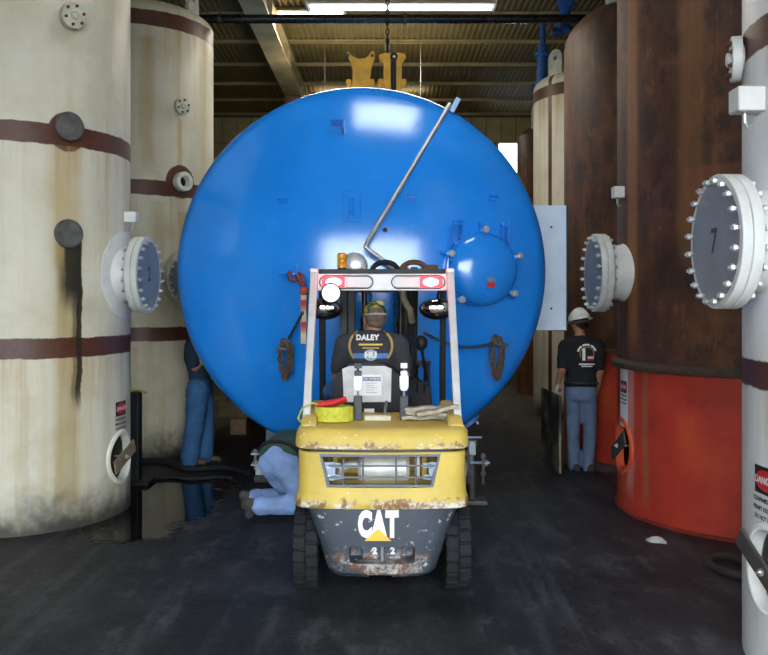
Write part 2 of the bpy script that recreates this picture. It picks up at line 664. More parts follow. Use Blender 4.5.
WHITE = ((.47, .425, .30), (.60, .555, .43), (.66, .63, .53), (.50, .40, .21))
WHITE_N = ((.66, .66, .64), (.72, .73, .72), (.76, .77, .77), (.66, .65, .6))
RUST = ((.030, .014, .009), (.075, .030, .014), (.16, .062, .023), (.21, .082, .026))
RED = ((.27, .02, .012), (.46, .042, .02), (.58, .09, .028), (.34, .045, .03))


def tank_thing(label, c, R, H, head, paint, hole=None, seg=96, lugs=(), split_ring=None, mat_lug=None):
    t = thing('storage_tank', label, 'storage tank', (c[0], c[1], 0))
    bm = B()
    prof = [(R, 0), (R, H * .3), (R, H * .6), (R, H)]
    for k in range(1, 13):
        a = pi / 2 * k / 12
        prof.append((R * cos(a), H + head * sin(a)))
    prof[-1] = (0, H + head)
    T = .02
    inner = [(max(0, r - T) if r > 0 else 0, z - (T if z > H else 0)) for r, z in prof]
    inner[0] = (R - T, 0)
    prof2 = [inner[0]] + prof
    bm2 = B()
    lathe(bm2, prof + inner[::-1], seg, closed=True)
    bmesh.ops.remove_doubles(bm2, verts=bm2.verts, dist=1e-5)
    bmesh.ops.recalc_face_normals(bm2, faces=bm2.faces)
    bm.free()
    me = bpy.data.meshes.new('shell'); bm2.to_mesh(me); bm2.free()
    if hole:
        a0, z0, r = hole
        cb = B()
        d = Vector((cos(a0), sin(a0), 0))
        cyl(cb, d * (R - .25) + Vector((0, 0, z0)), d * (R + .3) + Vector((0, 0, z0)), r, seg=40)
        me = boolean_cut(me, cb)
    me.materials.clear()
    link('shell', me, paint, t, 40)
    for (a0, zz, s) in lugs:
        bm = B()
        # lifting lug: upright plate with a round top and an eye, standing radially on the shoulder
        n = 28
        out, hol = [], []
        w, hh = .14 * s, .2 * s
        for k in range(n):
            a = 2 * pi * k / n
            px_, py_ = cos(a) * w, sin(a) * w
            if sin(a) < -.05:
                px_ = max(-w, min(w, cos(a) * w * 1.6)); py_ = -hh - .12
            out.append((px_, py_)); hol.append((cos(a) * .035 * s, sin(a) * .035 * s))
        d = Vector((cos(a0), sin(a0), 0))
        tdir = Vector((-sin(a0), cos(a0), 0))
        Mx = Matrix((tdir, Vector((0, 0, 1)), d)).transposed().to_4x4()
        Mx.translation = d * (R * .9 - .02) + Vector((0, 0, zz))
        holed_plate(bm, out, hol, .04, Mx)
        obj('lifting_lug', bm, mat_lug or M_olive, t)
    return t


BOLT_ME = {}


def bolt_mesh(r, L):
    k = (r, L)
    if k not in BOLT_ME:
        bm = B()
        cyl(bm, (0, 0, -L / 2 - .004), (0, 0, L / 2 + .012), r * .55, seg=8)
        cyl(bm, (0, 0, L / 2 - r * .9), (0, 0, L / 2 + r * .1), r, seg=6)
        cyl(bm, (0, 0, -L / 2 - r * .1), (0, 0, -L / 2 + r * .9), r, seg=6)
        bmesh.ops.recalc_face_normals(bm, faces=bm.faces)
        me = bpy.data.meshes.new('bolt'); bm.to_mesh(me); bm.free()
        BOLT_ME[k] = me
    return BOLT_ME[k]


def flange_bolts(parent, Mx, n, rad, r, L, z, mat=None, phase=.5):
    me = bolt_mesh(r, L)
    if not me.materials:
        me.materials.append(mat or M_bolt)
    for k in range(n):
        a = 2 * pi * (k + phase) / n
        o = bpy.data.objects.new('bolt', me)
        COL.objects.link(o)
        o.parent = parent
        o.matrix_local = Mx @ Matrix.Translation((rad * cos(a), rad * sin(a), z))


def manway(t, R, ang, z, proj=.23, rad=.335, mat=None, pad=True, n=20, mark=None, mat_neck=None):
    mat = mat or M_white
    d = Vector((cos(ang), sin(ang), 0))
    Mx = frame(d * R + Vector((0, 0, z)), d)
    if pad:
        # reinforcing collar wrapped on the shell
        bm = B()
        seg = 56
        r0, r1 = .2, .375
        rows = []
        for rr, off in ((r0, -.015), (r0, .02), (r1 - .015, .02), (r1, .012), (r1, -.015)):
            row = []
            for k in range(seg):
                a = 2 * pi * k / seg
                u, v = rr * cos(a), rr * sin(a)
                row.append(bm.verts.new(((R + off) * cos(ang + u / R), (R + off) * sin(ang + u / R), z + v)))
            rows.append(row)
        for a_, b_ in zip(rows, rows[1:] + rows[:1]):
            for k in range(seg):
                bm.faces.new((a_[k], a_[(k + 1) % seg], b_[(k + 1) % seg], b_[k]))
        obj('reinforcing_collar', bm, mat_neck or mat, t, 35)
    bm = B()
    lathe(bm, [(.215, -.12), (.27, -.03), (.245, .03), (.24, proj - .10), (0, proj - .10), (0, -.12)], 40, Mx)
    obj('manway_neck', bm, mat_neck or mat, t, 40)
    bm = B()
    lathe(bm, [(.0, proj - .105), (rad - .004, proj - .105), (rad, proj - .10), (rad, proj - .057), (rad - .004, proj - .053), (0, proj - .053)], 64, Mx)
    obj('manway_flange', bm, mat, t, 40)
    bm = B()
    lathe(bm, [(0, proj - .05), (rad - .004, proj - .05), (rad, proj - .045), (rad, proj - .004), (rad - .004, proj), (.0, proj)], 64, Mx)
    cv = obj('manway_cover', bm, mat, t, 40)
    bm = B()
    lathe(bm, [(0, proj - .006), (rad - .035, proj - .006), (rad - .035, proj + .002), (0, proj + .003)], 56, Mx)
    obj('cover_face', bm, M_cover, cv, 40)
    flange_bolts(cv, Mx, n, rad - .034, .017, .165, proj - .052)
    if mark:
        polys = text_polys(mark, .17, .004)
        flat_obj('chalk_mark', polys, lambda u, v: Mx @ Vector((u, v, proj + .0045)), M_signblack, cv)
    return Mx


def nozzle(t, R, ang, z, rf, proj, kind, mat, nb=6):
    """small round fitting. kind: 'blind' bolted plate, 'cap' rubber plug, 'open' ring"""
    d = Vector((cos(ang), sin(ang), 0))
    Mx = frame(d * R + Vector((0, 0, z)), d)
    bm = B()
    if kind == 'blind':
        lathe(bm, [(0, -.05), (rf * .62, -.05), (rf * .62, proj - .05), (rf, proj - .05), (rf, proj - .004), (rf - .004, proj), (rf * .34, proj), (rf * .3, proj + .02), (rf * .2, proj + .025), (rf * .16, proj + .012), (0, proj + .012)], 40, Mx)
        o = obj('nozzle_flange', bm, mat, t, 40)
        flange_bolts(o, Mx, nb, rf * .74, .013, .06, proj - .02, M_rust, .3)
    elif kind == 'cap':
        lathe(bm, [(0, -.05), (rf * .86, -.05), (rf * .86, proj * .5), (rf, proj * .5), (rf, proj - .012), (rf - .012, proj), (rf * .9, proj), (rf * .86, proj - .006), (0, proj - .006)], 40, Mx)
        o = obj('nozzle_cap', bm, mat, t, 40)
    else:
        lathe(bm, [(rf * .55, -.05), (rf * .95, -.05), (rf, proj * .5), (rf, proj - .01), (rf - .01, proj), (rf * .6, proj), (rf * .55, proj - .01)], 40, Mx, closed=True)
        o = obj('nozzle_ring', bm, mat, t, 40)
        bm = B(); lathe(bm, [(0, -.02), (rf * .56, -.02), (rf * .56, -.0), (0, -.0)], 30, Mx)
        obj('nozzle_bore', bm, M_black, t)
    return o


def access_hole(t, R, ang, z, r, mat, strap_mat, tilt=.5, strap=(.09, .36)):
    d = Vector((cos(ang), sin(ang), 0))
    Mx = frame(d * R + Vector((0, 0, z)), d)
    bm = B()
    seg = 56
    rows = []
    for rr, off in ((r - .004, -.05), (r - .004, .016), (r + .006, .022), (r + .03, .018), (r + .036, -.012)):
        row = []
        for k in range(seg):
            a = 2 * pi * k / seg
            u, v = rr * cos(a), rr * sin(a)
            row.append(bm.verts.new(((R + off) * cos(ang + u / R), (R + off) * sin(ang + u / R), z + v)))
        rows.append(row)
    for a_, b_ in zip(rows, rows[1:] + rows[:1]):
        for k in range(seg):
            bm.faces.new((a_[k], a_[(k + 1) % seg], b_[(k + 1) % seg], b_[k]))
    ring = obj('access_ring', bm, mat, t, 40)
    bm = B()
    box(bm, Mx @ Vector((0, 0, .035)), (strap[1] * 1.5, strap[0], .016), .004,
        rot=Mx.to_3x3().to_4x4() @ Matrix.Rotation(tilt, 4, 'Z'), seg=1)
    obj('cross_strap', bm, strap_mat, ring)
    bm = B()
    cyl(bm, Mx @ Vector((0, 0, -.06)), Mx @ Vector((0, 0, .07)), .009, seg=8)
    cyl(bm, Mx @ Vector((0, 0, .043)), Mx @ Vector((0, 0, .055)), .02, seg=6)
    obj('strap_bolt', bm, M_bolt, ring)


def davit_socket(t, R, ang, z, s=.1, out=.12):
    d = Vector((cos(ang), sin(ang), 0))
    Mx = frame(d * (R + out / 2 - .02) + Vector((0, 0, z)), d)
    bm = B()
    box(bm, Mx.translation, (s, s, out + .04), .006, rot=Mx.to_3x3().to_4x4(), seg=1)
    o = obj('davit_socket', bm, M_white, t)
    bm = B()
    p = d * (R + out * .55) + Vector((0, 0, z - s / 2))
    tube(bm, [p + Vector((0, 0, .01)), p + Vector((0, 0, -.05)), p + d * -.015 + Vector((0, 0, -.075)), p + d * -.035 + Vector((0, 0, -.06))], .008, 6)
    obj('hook', bm, M_bolt, o)


def danger_sign(t, R, ang, ztop, w=.2, lines=('CONFINED SPACE', 'PERMIT REQUIRED', 'DO NOT ENTER'), plate=None):
    off = [R + .0025]
    def mp(o):
        return lambda u, v: Vector(((R + o) * cos(ang + u / R), (R + o) * sin(ang + u / R), ztop + v))
    # viewed from outside, +angle runs to the right
    bm = B()
    sg = None
    h1 = w * .62
    sg = flat_obj('sign_plate', rect_polys(-w / 2, -h1, w / 2, 0, 8, 4), mp(.003), M_signblack, t)
    flat_obj('sign_oval', disc_polys(0, -h1 * .5, w * .44, h1 * .38), mp(.005), M_signred, sg)
    vs, fs = text_polys('DANGER', w * .22, .0015)
    flat_obj('lettering', (vs, fs), lambda u, v: mp(.0075)(u, v - h1 * .5), M_signwhite, sg)
    if plate:
        flat_obj('sign_background', rect_polys(-w * .62, -h1 - plate, w * .62, .12, 8, 8), mp(.0018), M_signwhite, sg)
    for i, ln in enumerate(lines):
        vs, fs = text_polys(ln, w * .135, .0012)
        flat_obj('lettering', (vs, fs), lambda u, v, i=i: mp(.0045)(u, v - h1 - w * .2 * (i + .7)), M_signblack, sg)


# --- left row -------------------------------------------------------------
RT = .94
c1 = (-3.22, 7.51)
a_fl = ray_ang(69, 18, c1, RT); a_c1 = ray_ang(68, 127, c1, RT); a_c2 = ray_ang(67, 234, c1, RT); a_rs = ray_ang(20, 300, c1, RT)
p1 = tank_paint('white_paint_stained_near', RT, WHITE, [(1.385, 1.545), (3.09, 3.255), (5.04, 5.22)],
                patches=[(a_c1[0], a_c1[1] - .04, .16)],
                streaks=[(a_c2[0] + .0, .15, 2.3, .05, (.36, .25, .09), .85), (a_c2[0] + .02, .125, a_c2[1], 1.72, (.07, .058, .032), .97), (a_c2[0] + .08, .045, a_c2[1], .9, (.07, .055, .03), .96),
                         (a_c1[0] - .02, .2, a_c1[1] - .1, 2.0, (.46, .32, .12), .7), (a_c2[0] - .35, .05, 1.38, .15, (.4, .33, .2), .5),
                         (a_c2[0] + .42, .07, 1.38, .15, (.42, .36, .24), .5)])
HA = radians(-7)
t1 = tank_thing('tall white storage tank with brown bands and dark drip stain, nearest on the left', c1, RT, 5.25, .3, p1, hole=(HA, .49, .2))
nozzle(t1, RT, a_fl[0], a_fl[1], .105, .1, 'blind', M_olive)
nozzle(t1, RT, a_c1[0], a_c1[1], .118, .05, 'cap', P('grey_rubber_cap', (.085, .082, .075), .7, 0, .4, 14))
nozzle(t1, RT, a_c2[0], a_c2[1], .118, .05, 'cap', P('grey_rubber_cap', (.085, .082, .075), .7))
manway(t1, RT, radians(-3), 2.07, .22, mark='2')
davit_socket(t1, RT, 0, 2.58, .095, .1)
access_hole(t1, RT, HA, .49, .2, P('ring_cream', (.66, .65, .55), .5, 0, .15), P('cardboard_brown', (.2, .14, .085), .8, 0, .3), .32, (.12, .28))
sa = ray_ang(121, 410, c1, RT)
danger_sign(t1, RT, sa[0], .97, .2)

c2 = (-3.12, 10.72)
RT2 = .95
b_fl = ray_ang(180, 107, c2, RT2); b_op = ray_ang(181, 182, c2, RT2)
p2 = tank_paint('white_paint_stained_far', RT2, ((.44, .39, .25), (.57, .52, .38), (.63, .59, .47), (.46, .33, .14)), [(1.37, 1.53), (3.07, 3.245), (5.04, 5.22)],
                patches=[(b_op[0], b_op[1], .2)],
                streaks=[(b_fl[0] - .42, .12, 4.9, 3.3, (.4, .27, .09), .8), (b_fl[0], .05, 4.0, 3.3, (.4, .26, .1), .6), (b_op[0] + .05, .12, 2.9, 1.6, (.42, .27, .09), .8),
                         (b_op[0] - .3, .1, 3.0, 1.6, (.44, .3, .12), .6)])
t2 = tank_thing('tall white tank with rusty stains behind the blue tank on the left', c2, RT2, 5.25, .26, p2, lugs=[(radians(-24), 5.5, .75)])
nozzle(t2, RT2, b_fl[0], b_fl[1], .1, .07, 'blind', M_olive)
nozzle(t2, RT2, b_op[0], b_op[1], .115, .09, 'open', P('ring_cream', (.66, .65, .55), .5))
manway(t2, RT2, radians(-40), 2.1, .15, pad=False, mat=M_olive)

# --- right row -------------------------------------------------------------
cE = (2.805, 4.24)
eb = ray_ang(768, 300, cE, RT)
pE = tank_paint('white_paint_clean', RT, WHITE_N, [(1.41, 1.545), (3.09, 3.25), (5.04, 5.22)], grime=False,
                streaks=[(radians(190), .25, .5, .02, (.45, .42, .36), .5)])
HB = radians(187)
tE = tank_thing('clean white storage tank cut off by the right edge of the picture', cE, RT, 5.25, .3, pE, hole=(HB, .53, .2))
manway(tE, RT, radians(180), 2.14, .215, mark='7', pad=False)
davit_socket(tE, RT, radians(181), 2.84, .12, .13)
access_hole(tE, RT, HB, .53, .2, P('ring_white', (.74, .74, .71), .5, 0, .08), P('dark_strap', (.05, .045, .04), .7, 0, .3), -.5, (.1, .33))
danger_sign(tE, RT, radians(185), 1.03, .22)
nozzle(tE, RT, radians(163), 3.13, .12, .06, 'blind', M_white, 8)

RA = 1.24
cA = (3.35, 7.53)
wl = ray_ang(645, 430, cA, RA)
pA = tank_paint('rust_brown_over_red', RA, RUST, [], grime=False, rough=.62, split=(1.3, RED),
                streaks=[(wl[0], .05, 1.28, .05, (.26, .12, .05), .8), (ray_ang(632, 200, cA, RA)[0], .14, 4.5, 1.35, (.26, .10, .03), .8),
                         (ray_ang(690, 150, cA, RA)[0], .14, 4.8, 2.0, (.2, .09, .03), .7), (ray_ang(630, 430, cA, RA)[0], .1, 1.28, .1, (.62, .30, .27), .7),
                         (ray_ang(728, 330, cA, RA)[0], .5, 2.9, 2.3, (.24, .08, .03), .6)])
HC = radians(180)
tA = tank_thing('big rust-brown tank with bright red base beside the white hard hat man', cA, RA, 5.3, .5, pA, hole=(HC, .56, .22))
bm = B()
lathe(bm, [(RA - .01, 1.255), (RA + .055, 1.255), (RA + .06, 1.265), (RA + .06, 1.3), (RA + .02, 1.33), (RA - .01, 1.33)], 96, closed=True)
obj('support_ring', bm, P('ring_dark_rust', (.06, .035, .02), .7, 0, .4, 10), tA, 40)
bm = B()
lathe(bm, [(RA - .01, .0), (RA + .02, .0), (RA + .022, .02), (RA - .005, .03)], 96, closed=True)
obj('base_ring', bm, P('base_dark_red', (.22, .02, .012), .6, 0, .4, 8), tA, 40)
manway(tA, RA, radians(180), 2.09, .26, rad=.345, mat=P('flange_grey_white', (.55, .55, .52), .5, 0, .15), pad=False)
davit_socket(tA, RA, radians(181), 2.8, .1, .09)
access_hole(tA, RA, HC, .56, .22, P('ring_orange_red', (.6, .09, .03), .5, 0, .15), P('dark_strap', (.05, .045, .04), .7), .5, (.12, .3))
danger_sign(tA, RA, radians(182), 1.14, .17, plate=.3)

RB = 1.2
cB = (3.43, 10.4)
pB = tank_paint('rust_brown_far', RB, RUST, [], grime=False, rough=.6, split=(1.28, RED),
                streaks=[(radians(215), .16, 5.0, 1.4, (.24, .09, .03), .7)])
tB = tank_thing('rust-brown tank with domed top directly behind the white hard hat man', cB, RB, 4.95, .6, pB, lugs=[(radians(222), 5.52, .8)])
bm = B()
lathe(bm, [(RB - .01, 1.25), (RB + .03, 1.25), (RB + .03, 1.29), (RB - .01, 1.3)], 96, closed=True)
obj('support_ring', bm, P('ring_dark_rust', (.06, .035, .02), .7), tB, 40)

cC = (3.38, 13.75)
pC = tank_paint('white_paint_third', RT2, WHITE, [(1.37, 1.53), (3.07, 3.24), (5.02, 5.2)], stripes=[(ray_ang(550, 160, cC, RT2)[0], .04)])
tC = tank_thing('narrow strip of white tank with brown vertical stripe behind the rusty tanks', cC, RT2, 5.25, .3, pC, lugs=[(radians(215), 5.62, 1.0)])
cD = (3.62, 17.0)
pD = tank_paint('rust_brown_farthest', RT2, RUST, [(1.3, 1.4)], grime=False)
tD = tank_thing('farthest dark brown tank below the bright window', cD, RT2, 5.05, .35, pD, lugs=[(radians(220), 5.5, 1.0)])

# ================================================================== the big blue tank
BR, BX, BZ, BY = 1.792, -.2197, 2.128, 8.3     # radius, axis x, axis z, depth of the rim
CR, KR = 3.58, .22                                # crown and knuckle radius of the dished end
HD = CR - sqrt((CR - KR) ** 2 - (BR - KR) ** 2)   # depth of the dish
rt_ = (BR - KR) * CR / (CR - KR)                  # radius where crown meets knuckle


def dish(r):
    """how far the end bulges out of the rim plane at radius r"""
    if r <= rt_:
        return sqrt(CR * CR - r * r) - (CR - HD)
    return sqrt(max(0, KR * KR - (r - (BR - KR)) ** 2))


def on_dish(px, py, lift=0.0):
    lo, hi = 6.5, BY
    for _ in range(50):
        d = (lo + hi) / 2
        p = at(px, py, d)
        r = sqrt((p.x - BX) ** 2 + (p.z - BZ) ** 2)
        if r < BR and d > BY - dish(r):
            hi = d
        else:
            lo = d
    p = at(px, py, lo)
    r = sqrt((p.x - BX) ** 2 + (p.z - BZ) ** 2)
    k = r / CR if r <= rt_ else min(1, (r - (BR - KR)) / KR)
    n = Vector(((p.x - BX) / max(r, 1e-6) * k, -sqrt(max(0, 1 - k * k)), (p.z - BZ) / max(r, 1e-6) * k))
    return p + n * lift, n


def blue_mat(name='gloss_blue_paint', dirt=True):
    g = Nodes(name)
    n = g.noise(1.6, 5, .6)
    c = g.ramp(n, [(.3, (.008, .205, .71)), (.7, (.016, .26, .83))])
    f = g.noise(40, 3)
    c = g.mix(g.math('MULTIPLY', g.step(g.noise(2.2, 6, .7), .6, .74), .22), c, (.16, .38, .80))
    g.bump(g.noise(3.5, 3), .06, .03)
    return g.out(c, g.math('MULTIPLY_ADD', f, .06, .135), 0, 1.0)


M_blue = blue_mat()
blue = thing('pressure_vessel', 'huge glossy blue horizontal tank with round dished end in the centre', 'tank', (BX, BY, 0))


def BL(p):   # world -> local of the blue tank
    return Vector(p) - Vector((BX, BY, 0))


MH = frame((0, 0, BZ), (0, -1, 0))
bm = B()
prof = [(0, HD)]
for k in range(1, 26):
    r = rt_ * k / 25
    prof.append((r, dish(r)))
for k in range(1, 15):
    a0 = atan2(dish(rt_), rt_ - (BR - KR))
    a = a0 * (1 - k / 14)
    prof.append((BR - KR + KR * cos(a), KR * sin(a)))
prof += [(BR, -.04)]
LT = 5.6
lathe(bm, prof + [(BR - .02, -.04), (0, -.04)], 160, MH)
obj('dished_end', bm, M_blue, blue, 35)
bm = B()
lathe(bm, [(BR - .012, -.03), (BR + .004, -.035), (BR + .004, -.06), (BR, -.07), (BR, -LT), (BR - .3, -LT - .35), (BR - .9, -LT - .55), (0, -LT - .6)], 128, MH)
obj('shell', bm, M_blue, blue, 35)


def head_box(name, px, py, s, lift=0.0, mat=None, bev=.004, rz=0):
    p, n = on_dish(px, py, lift)
    Mx = frame(BL(p), n)
    bm = B()
    box(bm, Mx.translation, s, bev, rot=Mx.to_3x3().to_4x4() @ Matrix.Rotation(rz, 4, 'Z'), seg=1)
    return obj(name, bm, mat or M_blue, blue)


# welded brackets
for (px, py) in ((283, 200), (411, 196), (492, 197)):
    o = head_box('angle_bracket', px, py, (.085, .02, .07), .025)
    q, n = on_dish(px, py + 1.5, .012)
    Mx = frame(BL(q), n)
    bm = B(); box(bm, Mx.translation, (.085, .035, .02), .003, rot=Mx.to_3x3().to_4x4(), seg=1)
    obj('bracket_foot', bm, M_blue, o)
p, n = on_dish(338, 129, .0)
Mx = frame(BL(p), n)
R3 = Mx.to_3x3().to_4x4()
bm = B()
box(bm, Mx @ Vector((0, .035, .05)), (.13, .016, .12), .002, rot=R3, seg=1)
box(bm, Mx @ Vector((.06, -.01, .05)), (.016, .1, .12), .002, rot=R3, seg=1)
obj('channel_bracket', bm, M_blue, blue)
# pad with an upright lug
o = head_box('lug_pad', 352, 207, (.16, .29, .014), .004)
p, n = on_dish(352, 208, .02)
Mx = frame(BL(p), n)
bm = B()
prism(bm, [(-.085, -.02), (.085, -.02), (.085, .03), (.04, .055), (-.04, .055), (-.085, .03)], .03,
      Mx @ Matrix.Rotation(pi / 2, 4, 'Z') @ Matrix.Rotation(pi / 2, 4, 'X') @ Matrix.Translation((0, 0, -.015)), .003)
obj('pad_lug', bm, M_blue, o)
for (px, py) in ((285, 273), (430, 277)):
    o = head_box('lug_pad', px, py, (.24, .16, .012), .003)
    p, n = on_dish(px + 3, py + 1, .03)
    Mx = frame(BL(p), n)
    bm = B(); box(bm, Mx.translation, (.13, .022, .09), .003, rot=Mx.to_3x3().to_4x4(), seg=1)
    obj('pad_lug', bm, M_blue, o)
for (px, py) in ((287, 344), (495, 341)):
    head_box('chain_hook', px, py, (.1, .022, .22), .08, M_steel)
# small screwed plug
p, n = on_dish(385, 230, -.02)
Mx = frame(BL(p), n)
bm = B(); lathe(bm, [(.022, 0), (.036, 0), (.036, .035), (.022, .035), (.02, .01), (0, .01)], 20, Mx)
obj('threaded_port', bm, M_blue, blue, 40)
bm = B(); lathe(bm, [(0, .0), (.021, .0), (.021, .024), (0, .024)], 16, Mx)
obj('port_plug', bm, M_black, blue, 40)

# bolted man-hole cover with swing arms
p, n = on_dish(479.5, 269.5)
Mx = frame(BL(p), n)
R3 = Mx.to_3x3().to_4x4()
bm = B()
lathe(bm, [(.30, -.06), (.345, -.06), (.345, .05), (.335, .055), (.30, .055)], 64, Mx, closed=True)
mw = obj('manhole_ring', bm, M_blue, blue, 40)
bm = B()
pr = [(0, .06), (.335, .06), (.335, .085)]
for k in range(1, 11):
    a = k / 10 * pi / 2
    pr.append((.335 * (1 - .0) * cos(a) if k < 10 else 0, .085 + .13 * sin(a)))
lathe(bm, pr, 64, Mx)
cov = obj('manhole_cover', bm, M_blue, blue, 45)
for ang in (90, 20, -38, -130, 158):
    a = radians(ang)
    cpos = Vector((.355 * cos(a), .355 * sin(a), 0))
    bm = B()
    rot = R3 @ Matrix.Rotation(a, 4, 'Z')
    box(bm, Mx @ (cpos * 1.06 + Vector((0, 0, .03))), (.1, .03, .05), .004, rot=rot @ Matrix.Translation((0, 0, 0)), seg=1)
    box(bm, Mx @ (cpos * 1.0 + Vector((0, 0, .115))), (.1, .045, .022), .004, rot=rot, seg=1)
    cl = obj('clamp', bm, M_blue, cov)
    bm = B()
    cyl(bm, Mx @ (cpos * 1.02 + Vector((0, 0, .0))), Mx @ (cpos * 1.02 + Vector((0, 0, .17))), .014, seg=10)
    cyl(bm, Mx @ (cpos * 1.02 + Vector((0, 0, .127))), Mx @ (cpos * 1.02 + Vector((0, 0, .16))), .032, seg=6)
    obj('clamp_nut', bm, M_bolt, cl)
for sx in (-1, 1):
    bm = B()
    for off in (-.028, .028):
        box(bm, Mx @ Vector((sx * .235 + off, .33, .07)), (.016, .22, .06), .004, rot=R3, seg=1)
    cyl(bm, Mx @ Vector((sx * .235 - .05, .415, .07)), Mx @ Vector((sx * .235 + .05, .415, .07)), .02, seg=10)
    obj('hinge_arm', bm, M_blue, mw)
bm = B()
tube(bm, [Mx @ Vector(q) for q in ((-.31, .38, .03), (-.31, .2, .04), (-.33, .06, .12))], .014, 8)
obj('latch_rod', bm, M_blue, mw)
tube_pts = [Mx @ Vector((x_, -.215 - .03 * cos(x_ * 22), .165 + (.02 if abs(x_) < .06 else -.03))) for x_ in (-.075, -.05, 0, .05, .075)]
bm = B(); tube(bm, tube_pts, .009, 6)
obj('cover_handle', bm, M_blue, cov)
def covmap(o):
    def f(u, v):
        q = sqrt(u * u + v * v)
        z = .085 + .13 * sqrt(max(0, 1 - (q / .335) ** 2)) + o
        return Mx @ Vector((u, v, z))
    return f
flat_obj('red_sticker', rect_polys(-.02, -.17, .06, -.125, 6, 3), covmap(.003), M_signred, cov)
flat_obj('grey_sticker', rect_polys(-.02, -.112, .06, -.082, 6, 3), covmap(.003), M_cover, cov)

# bent pipe leaning across the dished end
pt, nt = on_dish(447, 108)
top = at(450, 104, pt.y - .17)
low = at(364.5, 247, 7.48)
end = at(399, 272, 7.55)
bm = B()
tube(bm, [BL(top), BL(low.lerp(top, .04)), BL(low + Vector((.01, 0, .0))), BL(low.lerp(end, .06)), BL(end)], .022, 10)
obj('bent_pipe', bm, P('galvanised', (.55, .56, .55), .35, .6, .15, 14), blue, 50)
bm = B()
q2, n2 = on_dish(452, 108)
tube(bm, [BL(top.lerp(low, .02)), BL(q2 + Vector((0, .03, 0)))], .016, 8)
e2 = Vector((end.x, BY - dish(sqrt((end.x - BX) ** 2 + (end.z - BZ) ** 2)) + .03, end.z))
tube(bm, [BL(end), BL(e2)], .016, 8)
ml = low.lerp(top, .08)
tube(bm, [BL(ml), BL(Vector((ml.x, BY - dish(sqrt((ml.x - BX) ** 2 + (ml.z - BZ) ** 2)) + .03, ml.z)))], .013, 8)
obj('pipe_standoff', bm, M_steel, blue)
bm = B()
q3 = at(455, 105, 8.16)
box(bm, BL(q3), (.05, .03, .15), .004, rot=(radians(28), 'Y'), seg=1)
obj('name_plate', bm, P('pale_blue_plate', (.38, .58, .85), .4, 0, .1), blue)
# pale side plate standing out of the shell
bm = B()
box(bm, (1.72 - BX, 9.0 - BY, 2.19), (.42, .02, 1.32), .004, seg=1)
sp = obj('side_plate', bm, P('pale_blue_white_plate', (.68, .80, .94), .4, 0, .06), blue)
sp['label'] = 'pale bluish white flat plate'
for zz in (2.62, 1.76):
    bm = B(); cyl(bm, (1.77 - BX, 9.0 - BY - .012, zz), (1.77 - BX, 9.0 - BY + .012, zz), .012, seg=10)
    obj('plate_bolt', bm, M_black, sp)
bm = B()
box(bm, (1.935 - BX, 9.0 - BY + .03, 2.19), (.014, .08, 1.32), .002, seg=1)
obj('plate_edge', bm, P('dark_edge', (.03, .04, .09), .5), sp)
bm = B()
box(bm, (1.6 - BX, 9.0 - BY + .025, 2.19), (.14, .03, .4), .004, seg=1)
obj('plate_gusset', bm, M_blue, sp)
# drain fitting under the right flank
dq = Vector((.82, 8.62, BZ - sqrt(BR ** 2 - (.82 - BX) ** 2)))
dn = Vector((dq.x - BX, 0, dq.z - BZ)).normalized()
Md = frame(BL(dq), dn)
bm = B()
lathe(bm, [(0, -.03), (.07, -.03), (.07, .05), (.12, .05), (.12, .085), (0, .085)], 24, Md)
dr = obj('drain_nozzle', bm, P('drain_blue', (.05, .2, .55), .45), blue, 40)
flange_bolts(dr, Md, 4, .095, .013, .1, .068)

# ================================================================== forklift
FX, FY = -.012, 5.12
fork = thing('forklift', 'yellow and grey forklift with lit red tail lamps facing the blue tank', 'forklift', (FX, FY, 0))


def FL(p):
    return Vector(p) - Vector((FX, FY, 0))


def fat(px, py, d):
    return FL(at(px, py, d))


def worn(name, base, chip, rustc, lo_z=None, amount=.64, spread=.06):
    """paint with chipped spots and a scuffed lower rim"""
    g = Nodes(name)
    x, y, z = g.xyz()[:3]
    n = g.noise(3.0, 5, .6)
    f = g.noise(14, 6, .72)
    st = g.noise(2.0, 6, .7, g.scaled((3, 3, 14)))
    c = g.ramp(n, [(.3, tuple(v * .8 for v in base)), (.7, tuple(min(1, v * 1.1) for v in base))])
    c = g.mix(g.math('MULTIPLY', g.step(f, amount, amount + .03), .9), c, chip)
    c = g.mix(g.math('MULTIPLY', g.step(st, .67, .70), .8), c, chip)
    c = g.mix(g.math('MULTIPLY', g.step(g.noise(5.5, 6, .75), .66, .69), .85), c, rustc)
    if lo_z is not None:
        for (za, zb) in lo_z:
            w = g.math('ADD', z, g.math('MULTIPLY', g.math('SUBTRACT', f, .5), spread * 3.2))
            m = g.math('MULTIPLY', g.step(w, za - .01, za), g.step(w, zb + .01, zb))
            m = g.math('MULTIPLY', m, g.step(g.noise(4.2, 5, .6), .40, .52))
            c = g.mix(g.math('MULTIPLY', m, .9), c, g.mix(g.step(f, .42, .6), rustc, chip))
    g.bump(f, .08, .01)
    return g.out(c, g.math('MULTIPLY_ADD', n, .2, .38), 0, .4)


YEL = (.60, .43, .085)
M_yel = worn('worn_yellow_paint', YEL, (.78, .74, .64), (.2, .085, .035), [(.585, .64)], .635)
M_yeltop = worn('worn_yellow_hood', YEL, (.8, .76, .66), (.22, .1, .04), [(.95, .975)], .62)
M_grey = worn('worn_charcoal_paint', (.055, .066, .086), (.5, .49, .47), (.17, .08, .04), [(.12, .29)], .61, .14)


